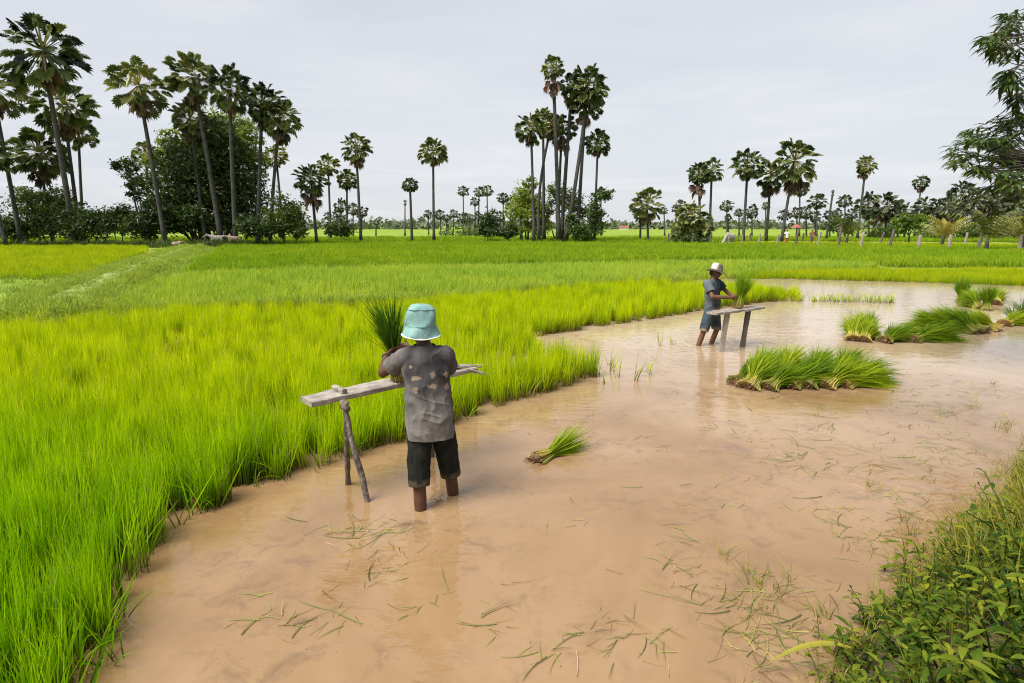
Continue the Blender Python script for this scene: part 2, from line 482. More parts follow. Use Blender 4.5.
nt.links.new(noise(nt, pos(nt), 9, 6), b.inputs['Height']); nt.links.new(b.outputs[0], d.inputs['Normal'])
nt.links.new(d.outputs[0], out.inputs['Surface'])
me.materials.append(m)
tag(link('ground', me), kind='structure')

# muddy water: opaque silt under a clear reflecting skin, gentle ripples
m, nt, out = new_mat('muddy_water')
p = pos(nt)
big = noise(nt, p, .55, 6, .62, .6)
c = ramp(nt, big, [(.30, (.172, .099, .041)), (.50, (.226, .139, .067)), (.72, (.284, .188, .107))])
sy = N(nt, 'ShaderNodeSeparateXYZ'); nt.links.new(p, sy.inputs[0])
far_sheen = N(nt, 'ShaderNodeMapRange'); far_sheen.inputs['From Min'].default_value = 7.0; far_sheen.inputs['From Max'].default_value = 12.5; nt.links.new(math_(nt, 'ADD', sy.outputs['Y'], math_(nt, 'MULTIPLY', big, 3.0)), far_sheen.inputs['Value'])
c = mixc(nt, math_(nt, 'MULTIPLY', far_sheen.outputs[0], .7), c, (.43, .335, .235))  # distant water painted paler, standing in for sky reflection
silt = ramp(nt, noise(nt, p, 5.5, 7, .68, .8), [(.50, (0, 0, 0)), (.68, (1, 1, 1))])
sz = N(nt, 'ShaderNodeSeparateXYZ'); nt.links.new(p, sz.inputs[0])
# sunken trampled mud near the bank and in the low foreground shows through as darker clots
zone = noise(nt, p, 1.1, 3, .5)
zonef = ramp(nt, zone, [(.42, (0, 0, 0)), (.58, (1, 1, 1))])
c = mixc(nt, math_(nt, 'MULTIPLY', math_(nt, 'MULTIPLY', silt, zonef), .62), c, (.115, .07, .04))
fleck = ramp(nt, noise(nt, p, 34, 3, .6), [(.66, (0, 0, 0)), (.74, (1, 1, 1))])
c = mixc(nt, math_(nt, 'MULTIPLY', math_(nt, 'MULTIPLY', fleck, zonef), .8), c, (.07, .05, .03))
d = N(nt, 'ShaderNodeBsdfPrincipled'); d.inputs['Roughness'].default_value = .04; d.inputs['IOR'].default_value = 1.5
d.inputs['Specular IOR Level'].default_value = .5
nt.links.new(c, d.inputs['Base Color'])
mpw = N(nt, 'ShaderNodeMapping'); mpw.inputs['Scale'].default_value = (1.0, 2.2, 1.0); mpw.inputs['Rotation'].default_value = (0, 0, .25)
nt.links.new(p, mpw.inputs['Vector'])
r1 = noise(nt, mpw.outputs[0], 2.6, 3, .5, .5); r2 = noise(nt, mpw.outputs[0], 11, 2, .5)
hh = math_(nt, 'ADD', math_(nt, 'MULTIPLY', r1, .013), math_(nt, 'MULTIPLY', r2, .0030))
# rings spreading from the legs of the two farmers and the tables
for (cx, cy, amp, fq) in ((3.32, 9.75, .0022, 34.0), (3.4, 9.2, .0012, 40.0), (-.6, 3.9, .0010, 46.0)):
    vs = N(nt, 'ShaderNodeVectorMath'); vs.operation = 'DISTANCE'; vs.inputs[1].default_value = (cx, cy, 0); nt.links.new(p, vs.inputs[0])
    dd = math_(nt, 'ADD', vs.outputs['Value'], math_(nt, 'MULTIPLY', r1, .35))
    wv = math_(nt, 'SINE', math_(nt, 'MULTIPLY', dd, fq))
    fall = math_(nt, 'DIVIDE', amp, math_(nt, 'ADD', .4, math_(nt, 'MULTIPLY', dd, dd)))
    hh = math_(nt, 'ADD', hh, math_(nt, 'MULTIPLY', wv, fall))
b = N(nt, 'ShaderNodeBump'); b.inputs['Strength'].default_value = .55; b.inputs['Distance'].default_value = 1.0
nt.links.new(hh, b.inputs['Height']); nt.links.new(b.outputs[0], d.inputs['Normal'])
nt.links.new(d.outputs[0], out.inputs['Surface'])
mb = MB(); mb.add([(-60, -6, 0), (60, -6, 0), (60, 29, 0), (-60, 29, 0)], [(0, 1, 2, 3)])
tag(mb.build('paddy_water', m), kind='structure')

# low hill far off behind the right-hand palms; haze painted into its blue-grey
mb = MB()
hx = np.linspace(-1, 1, 21)
V = []; F = []
for i, a in enumerate(hx):
    for j, bb in enumerate(np.linspace(-1, 1, 9)):
        V.append((1480 + a * 260 , 2100 + bb * 200, max(0, 66 * (1 - a * a) * (1 - bb * bb) * (1 + .2 * math.sin(7 * a))) - 1))
for i in range(20):
    for j in range(8): F.append((i * 9 + j, (i + 1) * 9 + j, (i + 1) * 9 + j + 1, i * 9 + j + 1))
mb.add(V, F)
tag(mb.build('far_hill', solid_mat('hazy_hill_wood', (.16, .20, .22), (.20, .24, .25), .02, .95, .1, 0), smooth=True), kind='structure')

# ------------------------------------------------------------------ stuff: crops and grass as scattered clumps
def blade(mb, base, dirv, length, width, droop, nseg=4, r=.5, twist=None, t0=0.0, t1=1.0):
    dirv = unit(dirv)
    side = unit(np.cross(dirv, [math.cos(r * 40), math.sin(r * 40), .2])) if twist is None else twist
    V = []; tt = []
    horiz = np.array([dirv[0], dirv[1], 0.0]); horiz = unit(horiz) if np.linalg.norm(horiz) > 1e-4 else np.array([1.0, 0, 0])
    for i in range(nseg + 1):
        s = i / nseg
        p = np.asarray(base) + dirv * length * s + horiz * droop * length * s ** 2.2 * .8 - np.array([0, 0, 1]) * droop * length * s ** 2.6 * .75
        wd = width * (0.55 + .45 * math.sin(math.pi * min(1, s * 1.15 + .1))) * (1 if s < .55 else (1 - s) / .45 * .92 + .08)
        V += [p - side * wd / 2, p + side * wd / 2]; tt += [t0 + (t1 - t0) * s] * 2
    mb.add(V, [(2 * i, 2 * i + 1, 2 * i + 3, 2 * i + 2) for i in range(nseg)], tt, r)

def clump_mesh(name, n, spread, hmin, hmax, lean, droop, width, nseg, mat, seed, bias=(0, 0)):
    rg = np.random.default_rng(seed); mb = MB()
    for k in range(n):
        a = rg.random() * 6.283; rr = spread * math.sqrt(rg.random())
        b = (rr * math.cos(a), rr * math.sin(a), -.02)
        a2 = rg.random() * 6.283; l = lean * rg.random() ** .7
        dv = (l * math.cos(a2) + bias[0], l * math.sin(a2) + bias[1], 1)
        blade(mb, b, dv, hmin + (hmax - hmin) * rg.random(), width * (.7 + .6 * rg.random()), droop * rg.random() ** 1.6, nseg, rg.random())
    return mb.mesh(name, mat)

def scatter(name, P, scales, meshes, tilt=0.08, rots=None, cat=None, label=None):
    """ONE stuff object: a cloud of points, each carrying a clump"""
    src = bpy.data.collections.new(name + '_source')
    for i, me in enumerate(meshes):
        o = bpy.data.objects.new('clump_source', me); src.objects.link(o)
    me = bpy.data.meshes.new(name)
    n = len(P)
    me.from_pydata([tuple(p) for p in P], [], [])
    rot = np.c_[(RNG.random((n, 2)) - .5) * 2 * tilt, RNG.random(n) * 6.283] if rots is None else rots
    a = me.attributes.new('rot', 'FLOAT_VECTOR', 'POINT'); a.data.foreach_set('vector', rot.astype(np.float32).ravel())
    a = me.attributes.new('size', 'FLOAT', 'POINT'); a.data.foreach_set('value', np.asarray(scales, np.float32))
    a = me.attributes.new('pick', 'INT', 'POINT'); a.data.foreach_set('value', RNG.integers(0, len(meshes), n).astype(np.int32))
    o = link(name, me)
    ng = bpy.data.node_groups.new(name, 'GeometryNodeTree')
    ng.interface.new_socket('Geometry', in_out='INPUT', socket_type='NodeSocketGeometry')
    ng.interface.new_socket('Geometry', in_out='OUTPUT', socket_type='NodeSocketGeometry')
    gi = ng.nodes.new('NodeGroupInput'); go = ng.nodes.new('NodeGroupOutput')
    ip = ng.nodes.new('GeometryNodeInstanceOnPoints')
    ci = ng.nodes.new('GeometryNodeCollectionInfo'); ci.inputs['Collection'].default_value = src
    ci.inputs['Separate Children'].default_value = True; ci.inputs['Reset Children'].default_value = True
    ip.inputs['Pick Instance'].default_value = True
    def na(nm, ty):
        q = ng.nodes.new('GeometryNodeInputNamedAttribute'); q.data_type = ty; q.inputs['Name'].default_value = nm
        return q.outputs['Attribute']
    L = ng.links.new
    L(gi.outputs[0], ip.inputs['Points']); L(ci.outputs[0], ip.inputs['Instance'])
    L(na('pick', 'INT'), ip.inputs['Instance Index']); L(na('rot', 'FLOAT_VECTOR'), ip.inputs['Rotation']); L(na('size', 'FLOAT'), ip.inputs['Scale'])
    L(ip.outputs[0], go.inputs[0])
    md = o.modifiers.new('scatter', 'NODES'); md.node_group = ng
    tag(o, label, cat, kind='stuff')
    return o

def fill(poly, dens, seed, keep=None):
    rg = np.random.default_rng(seed)
    poly = np.array([p[:2] for p in poly]); lo = poly.min(0); hi = poly.max(0)
    n = int((hi - lo).prod() * dens)
    Q = lo + rg.random((n, 2)) * (hi - lo)
    Q = Q[inpoly(Q, poly)]
    if keep is not None: Q = Q[keep(Q)]
    return Q
def vis(Q, margin=1.15):
    """only what a camera at or beside the photograph's could see"""
    dep = Q[:, 1] * CP + 1.6 * SP
    return (np.abs(Q[:, 0]) < dep * .883 * margin + 1.0) & (Q[:, 1] > .2)

# the near seedling plot
F1 = [tuple(G(u, v)[:2]) for u, v in ((30, 770), (75, 700), (103, 640), (120, 592), (150, 552), (200, 514), (250, 489), (300, 472), (345, 459),
      (400, 441), (460, 419), (520, 399), (570, 385), (591, 377))]
F1 += [tuple(G(u, v, .38)[:2]) for u, v in ((597, 349), (568, 341), (540, 336))]
F1 += [tuple(G(u, v)[:2]) for u, v in ((528, 338), (600, 327), (660, 318), (700, 311), (760, 303), (800, 299))]
F1 += [(8.35, 16.9), (6.9, 17.6), (4.2, 18.3), (3.2, 18.0), (0, 15.2), (-4, 13.3), (-8.6, 11.9), (-10, 11.6), (-14, 11.0), (-14, 1.0), (-2.3, .5)]
edge_front = F1[:23]
near_meshes = [clump_mesh('rice_clump', 40, .085, .34, .57, .11, .23, .0073, 4, M['rice_near'], 100 + i, (.05, .02)) for i in range(7)]
def rice_keep(Q):
    gap = hash_noise(np.c_[Q, np.zeros(len(Q))], 1.7, 9)
    return vis(Q) & (RNG.random(len(Q)) < np.clip(1.5 - np.clip((gap - .66) * 6, 0, 1.0), 0, 1))
Q1 = np.concatenate([fill([(-14, .5), (-14, 7.2), (5, 7.2), (5, .5)], 92, 1, lambda q: vis(q) & inpoly(q, F1)),
                     fill([(-14, 7.2), (-14, 20), (10, 20), (10, 7.2)], 48, 2, lambda q: vis(q) & inpoly(q, F1))])
Q1 = Q1[rice_keep(Q1)]
sc1 = (.80 + .36 * RNG.random(len(Q1))) * (.82 + .30 * hash_noise(np.c_[Q1, np.zeros(len(Q1))], .9, 4)) * (.88 + .24 * hash_noise(np.c_[Q1, np.zeros(len(Q1))], 3.7, 14))
sc1 *= np.where(Q1[:, 0] > 7.2, .8, 1)
scatter('rice_field', np.c_[Q1, np.full(len(Q1), -.03)], sc1, near_meshes, .05)
# a few loose leaning shoots along the water's edge
ee = np.array(edge_front)
idx = RNG.integers(0, len(ee) - 1, 90); tt = RNG.random(90)[:, None]
Qe = ee[idx] * (1 - tt) + ee[idx + 1] * tt + RNG.normal(0, .04, (90, 2))
edge_meshes = [clump_mesh('edge_shoots', 5, .06, .30, .60, .6, .6, .0085, 5, M['rice_near'], 140 + i) for i in range(5)]
scatter('edge_grass', np.c_[Qe, np.full(len(Qe), -.02)], .7 + .4 * RNG.random(len(Qe)), edge_meshes, .2)

def far_field(name, poly, mat, dens, seed, h=(.28, .42), z=.05, n=22, spread=.16, width=.02, lean=.35, keep=None):
    ms = [clump_mesh(name + '_clump', n, spread, h[0], h[1], lean, .35, width, 3, M[mat], seed * 10 + i) for i in range(5)]
    Q = fill(poly, dens, seed, (lambda q: vis(q)) if keep is None else (lambda q: vis(q) & keep(q)))
    s = (.85 + .3 * RNG.random(len(Q))) * (.85 + .3 * hash_noise(np.c_[Q, np.zeros(len(Q))], .45, seed))
    zz = ground_h(Q) - .02 if z is None else np.full(len(Q), z)
    scatter(name, np.c_[Q, zz], s, ms, .1)
offpath = lambda q: polydist(q, path_line) > .8
def Z(pts, z=.4): return [tuple(G(u, v, z)[:2]) for u, v in pts]
P3 = [(-9.2, 12.2), (-8.4, 11.7), (-4, 13.9), (0, 16.1), (3.2, 18.8), (6, 20.3), (9.3, 22.6), (13, 25.2), (17, 27), (18, 29.5)] + Z([(830, 258), (690, 257), (500, 261), (300, 264), (185, 268)])
far_field('pale_rice_field', P3, 'rice_pale', 16, 31, (.26, .42), .06, 22, .15, .014, keep=offpath)
P4 = Z([(185, 266), (300, 262), (500, 259), (690, 255), (830, 256), (900, 261), (1024, 261), (1250, 261), (1250, 246), (1024, 246.5), (900, 244), (650, 242), (500, 241), (225, 243)])
far_field('green_rice_field', P4, 'rice_green', 7, 41, (.34, .5), .05, 24, .22, .03, keep=offpath)
P6 = [tuple(G(u, v)[:2]) for u, v in ((735, 279), (780, 279), (860, 281), (960, 284), (1024, 286), (1200, 293))] + [(34, 25.5), (24, 25.5), (14.5, 25.3), (11.5, 24.6), (9.2, 23.6)]
far_field('yellow_rice_field', P6, 'rice_yellow', 42, 51, (.24, .38), -.02, 24, .11, .012)
P2 = [(-60, 23), (-28, 21.5), (-17.5, 21.5), (-16.5, 22.5), (-22, 33), (-27.5, 44), (-33, 53), (-70, 53)]
far_field('left_rice_field', P2, 'rice_yellow', 8, 61, (.32, .46), .05, 24, .2, .026, keep=lambda q: offpath(q) & (np.abs(q[:, 1] - 36 - q[:, 0] * .03) > .7))
P8 = Z([(735, 243.5), (900, 245.5), (1024, 247.5), (1250, 249), (1250, 244.5), (1024, 243), (900, 241.5), (735, 240.5)])
far_field('distant_yellow_field', P8, 'rice_yellow', 3.5, 71, (.3, .45), .05, 24, .3, .04)
P9 = Z([(-60, 243), (225, 242.2), (500, 240), (700, 240.5), (760, 238.5), (1250, 241), (1250, 236.5), (500, 236), (-60, 237)])
far_field('distant_green_field', P9, 'rice_green', 1.6, 81, (.35, .55), .05, 24, .4, .06)

# rough grass on the bund path and along the plot borders
pl = np.array(path_line); seg = np.linalg.norm(np.diff(pl, axis=0), axis=1); cum = np.r_[0, np.cumsum(seg)]
s = RNG.random(8200) ** 1.2 * cum[-1]; qx = np.interp(s, cum, pl[:, 0]); qy = np.interp(s, cum, pl[:, 1])
off = RNG.normal(0, .8, len(s)); off = np.where(np.abs(off) < .42, off + np.sign(off) * .42 * (RNG.random(len(s)) < .72), off)
Qp = np.c_[qx + off * .93, qy + off * .36]
grass_meshes = [clump_mesh('bund_grass', 20, .14, .14, .36, .8, .7, .014, 3, M['wild_grass'], 300 + i) for i in range(5)]
scatter('bund_grass', np.c_[Qp, ground_h(Qp) - .01], (.5 + .7 * RNG.random(len(Qp))) * np.clip(.45 + np.abs(off) * .45, .4, 1.1), grass_meshes, .2)
xb = RNG.uniform(-14, 7.5, 3200); Qb = np.c_[xb, np.interp(xb, back_x, back_y) + RNG.normal(.30, .32, len(xb))]
xc = RNG.uniform(-75, -14, 2600); Qb = np.concatenate([Qb, np.c_[xc, 21.2 + RNG.normal(-5, 3.4, len(xc))]])
xd = RNG.uniform(-22, 60, 900); Qb = np.concatenate([Qb, np.c_[xd, np.interp(xd, [-22, 0, 20, 60], [25, 28.5, 32, 27.2]) + RNG.normal(0, .35, len(xd))]])
xe = RNG.uniform(-15, -7.5, 900); Qb = np.concatenate([Qb, np.c_[xe, np.interp(xe, back_x, back_y) + RNG.uniform(-.9, 1.4, 900)]])
Qb = Qb[vis(Qb)]
scatter('border_grass', np.c_[Qb, ground_h(Qb) - .01], .7 + .6 * RNG.random(len(Qb)), grass_meshes, .2)
# thin stalks standing in open water at the right-hand end of the plot, and a few loose ones off its tip
ur = RNG.uniform(775, 897, 150); Qr = np.array([G(u, 300.5 + (u - 775) * .02 + RNG.normal(0, .5))[:2] for u in ur])
Qr2 = np.array([G(u, v)[:2] for u, v in ((614, 372), (622, 378), (633, 376), (650, 372), (642, 380), (660, 346), (609, 366), (604, 384), (671, 345), (655, 375))])
Qr = np.concatenate([Qr, Qr2 + RNG.normal(0, .04, (10, 2))])
stalk_meshes = [clump_mesh('stalk_clump', 5, .05, .2, .44, .25, .4, .009, 4, M['rice_near'], 330 + i) for i in range(4)]
scatter('water_stalks', np.c_[Qr, np.full(len(Qr), -.02)], .6 + .6 * RNG.random(len(Qr)), stalk_meshes, .15)

# floating leaf litter
def litter_meshes(mat, seed, L=(.08, .26)):
    out_ = []
    for i in range(8):
        rg = np.random.default_rng(seed + i); mb = MB()
        for q in range(1 + int(rg.random() * 2.4)):
            Ln = rg.uniform(*L); bend = rg.normal(0, .16); a0 = rg.normal(0, .5); V = []; tt = []
            wd = rg.uniform(.0028, .0056); n = 6; r = rg.random(); p0 = rg.normal(0, .03, 2); lift = rg.random() < .12
            for k in range(n + 1):
                s = k / n; a = a0 + bend * s
                x = p0[0] + Ln * s * math.cos(a); y = p0[1] + Ln * s * math.sin(a); z = .004 + (.03 * s * s if lift else .0)
                ww = wd * (1 - s) ** .6 * .5 + .0006
                V += [(x - ww * math.sin(a), y + ww * math.cos(a), z), (x + ww * math.sin(a), y - ww * math.cos(a), z + .002)]; tt += [s, s]
            mb.add(V, [(2 * k, 2 * k + 1, 2 * k + 3, 2 * k + 2) for k in range(n)], tt, r)
        out_.append(mb.mesh('litter_source', mat))
    return out_
lit = []
def patch(u, v, su, sv, n):
    sub_ = [(RNG.normal(u, su), RNG.normal(v, sv)) for _ in range(max(2, n // 7))]
    for k in range(int(n * .85)):
        cu, cv = sub_[RNG.integers(len(sub_))]; loose = RNG.random() < .16
        uu, vv = RNG.normal(cu, su * (.6 if loose else .16) + 3), RNG.normal(cv, sv * (.6 if loose else .16) + 2)
        if vv > 290: lit.append(G(uu, vv)[:2])
for a in ((420, 590, 110, 45, 30), (600, 590, 90, 50, 36), (560, 650, 90, 20, 16), (740, 615, 45, 28, 95), (775, 650, 25, 18, 50), (330, 560, 50, 30, 16), (380, 530, 30, 5, 26), (340, 600, 60, 40, 10),
          (640, 440, 30, 12, 8), (790, 445, 55, 14, 60), (880, 480, 55, 26, 90), (930, 455, 50, 26, 110), (870, 530, 30, 24, 70), (960, 400, 40, 18, 60), (900, 395, 70, 14, 60), (820, 420, 60, 10, 30),
          (690, 350, 50, 8, 18), (760, 335, 40, 7, 24), (640, 372, 30, 6, 14), (960, 345, 30, 8, 30), (720, 520, 70, 40, 22), (250, 600, 40, 25, 5), (560, 380, 40, 8, 8), (830, 310, 70, 4, 26), (690, 400, 80, 12, 16)):
    patch(*a)
lit = np.array(lit); bad = inpoly(lit, F1) | inpoly(lit, bank_poly) & (polydist(lit, bank_line) > .3) | (lit[:, 1] > 20)
lit = lit[~bad]
rots = np.c_[np.zeros((len(lit), 2)), RNG.normal(.35, .9, len(lit)) + np.pi * (RNG.random(len(lit)) < .5)]
scatter('floating_leaves', np.c_[lit, np.full(len(lit), .002)], .6 + .5 * RNG.random(len(lit)), litter_meshes(M['debris'], 400) , rots=rots)
dry = lit[RNG.random(len(lit)) < .4] + RNG.normal(0, .08, (int(0), 2)) if False else lit[::3] + RNG.normal(0, .12, (len(lit[::3]), 2))
rots = np.c_[np.zeros((len(dry), 2)), RNG.normal(.2, .9, len(dry))]
scatter('dry_litter', np.c_[dry, np.full(len(dry), .002)], .4 + .5 * RNG.random(len(dry)), litter_meshes(M['dry_stalk'], 450, (.05, .22)), rots=rots)

# ground cover on the bank
def weed_mesh(seed, h, nleaf, leaf=.10, wide=.36, mat='weed_leaf'):
    rg = np.random.default_rng(seed); mb = MB()
    lx, ly = rg.normal(0, .12, 2)
    path = [np.array([lx * s * s * h * 3, ly * s * s * h * 3, h * s - .02]) for s in np.linspace(0, 1, 5)]
    tube(mb, path, [.004, .0036, .003, .0025, .0018], 5, r=.3, t=.2)
    def leaf_(p, az, el, L):
        d = np.array([math.cos(az) * math.cos(el), math.sin(az) * math.cos(el), math.sin(el)]); sd = unit(np.cross(d, [0, 0, 1])); up = np.cross(sd, d)
        V = []; T = []
        prof = [(0, .04), (.18, .62), (.4, 1.0), (.65, .78), (.86, .36), (1, .0)]
        r = rg.random(); dr = rg.uniform(.2, .6)
        for s, wv in prof:
            c = p + d * L * (s + .12) - np.array([0, 0, 1]) * dr * L * s * s
            ww = L * wide * .5 * wv
            V += [c - sd * ww + up * ww * .3, c - up * ww * .05, c + sd * ww + up * ww * .3]; T += [s, max(0, s - .25), s]
        Fc = []
        for k in range(len(prof) - 1):
            for q in (0, 1): Fc.append((3 * k + q, 3 * k + q + 1, 3 * k + q + 4, 3 * k + q + 3))
        mb.add(V, Fc, T, r)
    az = rg.random() * 6.28
    for k in range(nleaf):
        s = .15 + .85 * (k + .5) / nleaf
        i = min(3, int(s * 4)); p = path[i] + (path[i + 1] - path[i]) * (s * 4 - i)
        az += 2.4 + rg.normal(0, .3)
        leaf_(p, az, rg.uniform(.0, .75) * (1 if s < .85 else 1.3), leaf * rg.uniform(.6, 1.15) * (1.1 - .35 * s))
    return mb.mesh('weed_source', M[mat], True)
weeds = [weed_mesh(500 + i, RNG.uniform(.16, .34), int(RNG.uniform(11, 19)), RNG.uniform(.06, .085), RNG.uniform(.24, .36)) for i in range(8)]
small = [weed_mesh(540 + i, RNG.uniform(.08, .2), 8, .055, .42) for i in range(5)]
tufts = [clump_mesh('bank_tuft', 22, .07, .18, .52, .55, .75, .006, 4, M['bank_grass'], 560 + i) for i in range(6)]
vis2 = lambda q: (np.abs(q[:, 0]) < (q[:, 1] * CP + 1.6 * SP) * .883 * 1.2 + 1.2) & (q[:, 1] > .6) & (q[:, 1] < 14)
Qk = fill([(-.5, .6), (12, .6), (14, 14), (4, 14)], 190, 91, lambda q: vis2(q) & inpoly(q, bank_poly))
db = polydist(Qk, bank_line); nz = hash_noise(np.c_[Qk, np.zeros(len(Qk))], 1.3, 21)
wz = np.clip((3.05 - Qk[:, 1]) / .7, 0, 1) * np.clip(db / .25, 0, 1)          # broad-leaved weeds in the near corner
q = RNG.random(len(Qk))
selw = (q < .75 * wz + .05)
selt = (~selw) & (q < .85) & (RNG.random(len(Qk)) < np.clip(.55 + db * 1.0, 0, 1))
gz = lambda Q: ground_h(Q) - .015
scatter('bank_weeds', np.c_[Qk[selw], gz(Qk[selw])], (.75 + .5 * RNG.random(selw.sum())) * np.clip(.6 + db[selw], .6, 1.15), weeds, .25)
scatter('bank_grass', np.c_[Qk[selt], gz(Qk[selt])], (.55 + .6 * RNG.random(selt.sum())) * np.clip(.5 + db[selt] * .8, .5, 1.1), tufts, .3)
Qw = fill([(.4, 1), (9, 1), (9, 9), (.4, 9)], 26, 95, lambda q: vis2(q) & ~inpoly(q, bank_poly))
dw = polydist(Qw, bank_line); Qw = Qw[(dw < .75) & (RNG.random(len(Qw)) < np.exp(-dw / .28)) & (hash_noise(np.c_[Qw, np.zeros(len(Qw))], 1.6, 41) > .42)]
scatter('shallow_grass', np.c_[Qw, np.full(len(Qw), -.03)], .3 + .35 * RNG.random(len(Qw)), tufts, .5)
Qs = fill([(-.5, .6), (9, .6), (9, 8), (.5, 8)], 150, 92, lambda q: vis2(q) & inpoly(q, bank_poly) & (polydist(q, bank_line) > .08) & (RNG.random(len(q)) < np.clip((4.2 - q[:, 1]) / 1.5, .15, 1)))
scatter('creeping_weeds', np.c_[Qs, gz(Qs)], .7 + .6 * RNG.random(len(Qs)), small, .4)
# ------------------------------------------------------------------ palms
def fan_leaf(mb, o, d, petiole, L, rg, nseg=15, dead=False):
    d = unit(d)
    sag = .22 if not dead else .15
    hub = o + d * petiole - np.array([0, 0, 1]) * sag * petiole * .35
    dd = unit(d - np.array([0, 0, 1]) * sag * .9)
    s = unit(unit(np.cross(dd, [0, 0, 1])) + rg.normal(0, .65, 3)); s = unit(s - dd * np.dot(s, dd)); n = np.cross(s, dd)
    r = rg.random()
    q = unit(np.cross(d, [.2, .1, .97])) * .03
    mb.add([o - q, o + q, hub + q * .6, hub - q * .6], [(0, 1, 2, 3)], [0, 0, .1, .1], r)
    half = rad(150 if not dead else 60)
    V = [hub]; T = [.15]; F = []
    fold = rg.uniform(.1, .5)
    for k in range(nseg):
        a = -half + 2 * half * (k + .5) / nseg; da = half / nseg
        def pt(ang, l, lift):
            p = dd * math.cos(ang) + s * math.sin(ang)
            z = fold * abs(math.sin(ang)) * l
            return hub + p * l + n * (z + lift) - np.array([0, 0, 1]) * .22 * l * l / L
        Lk = L * (1 - .25 * (abs(a) / half) ** 2) * rg.uniform(.9, 1.08)
        b = len(V)
        V += [pt(a - da, Lk * .70, -.02), pt(a, Lk * .6, .04), pt(a + da, Lk * .70, -.02), pt(a + rg.normal(0, .05), Lk, -.12 * L * rg.random())]
        T += [.5, .45, .5, 1]
        F += [(0, b, b + 1), (0, b + 1, b + 2), (b, b + 3, b + 1), (b + 1, b + 3, b + 2)]
    mb.add(V, F, T, r)

def crown_mesh(seed, mat, nleaf=38, low=-.88, name='palm_crown'):
    """unit crown: reaches about 1 from its centre"""
    rg = np.random.default_rng(seed); mb = MB()
    for k in range(nleaf):
        f = (k + .5) / nleaf
        el = math.asin(np.clip(1 - (1 - low) * f, -1, 1)) + rg.normal(0, .12)
        az = k * 2.39996 + rg.normal(0, .25)
        d = np.array([math.cos(az) * math.cos(el), math.sin(az) * math.cos(el), math.sin(el)])
        fan_leaf(mb, np.array([0, 0, -.10]) + d * .05, d, rg.uniform(.46, .80), rg.uniform(.22, .31), rg)
    return mb.mesh(name, mat)
def skirt_mesh(seed, n=22):
    rg = np.random.default_rng(seed); mb = MB()
    for k in range(n):
        az = rg.random() * 6.28; el = rg.uniform(-1.45, -.7)
        d = np.array([math.cos(az) * math.cos(el), math.sin(az) * math.cos(el), math.sin(el)])
        fan_leaf(mb, np.array([0, 0, -.25 - .2 * rg.random()]), d, rg.uniform(.15, .42), rg.uniform(.22, .36), rg, 9, True)
    return mb.mesh('palm_skirt', M['palm_dead'])
CR = [crown_mesh(600 + i, M['palm_leaf'], 50 + 5 * (i % 4)) for i in range(6)]
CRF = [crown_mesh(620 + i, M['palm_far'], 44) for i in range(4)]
SK = [skirt_mesh(640 + i) for i in range(4)]

def palm(ub, u, v, wpx, D, label, group, far=False, skirt=1.0, crown=1.0, bend=0.0, rg=random):
    base = np.array([(ub - CU) / FPX * (D * CP + 1.9 * SP), D, .05])
    top = W(u, v, D + rg.uniform(-.6, .6))
    R = wpx / 2 / FPX * (D * CP) * 1.04
    root = thing('palm_tree', label, 'palm', base, 0, group)
    t = top - base; h = t[2]
    mb = MB(); n = 9
    r0 = max(.14, min(.22, h * .0125)) * (1.0 if not far else .95); r1 = r0 * .62
    P = []; S = np.linspace(0, 1, n)
    for s in S:
        x = t[0] * (s * .8 + .2 * s * s) + bend * math.sin(math.pi * s); P.append(np.array([x, t[1] * s, h * s * .985 - R * .12 * s]))
    rr = [r0 * (1.35 - 1.2 * s if s < .12 else 1.2) + (r1 - r0) * s for s in S]
    rr[0] = r0 * 1.7
    tube(mb, P, rr, 8 if not far else 6, True, .06)
    mb.build('trunk', M['palm_bark'], root, smooth=True)
    c = link('crown', (CRF if far else CR)[rg.randrange(4 if far else 6)], root, t); k = R * crown
    c.scale = (k, k, k * rg.uniform(.9, 1.05)); c.rotation_euler = (rg.uniform(-.12, .12), rg.uniform(-.12, .12), rg.uniform(0, 6.28))
    if skirt > 0:
        c = link('dead_fronds', SK[rg.randrange(4)], root, t + np.array([0, 0, -R * .12])); k = R * .85 * skirt
        c.scale = (k, k, k * 1.05); c.rotation_euler = (0, 0, rg.uniform(0, 6.28))
    return root

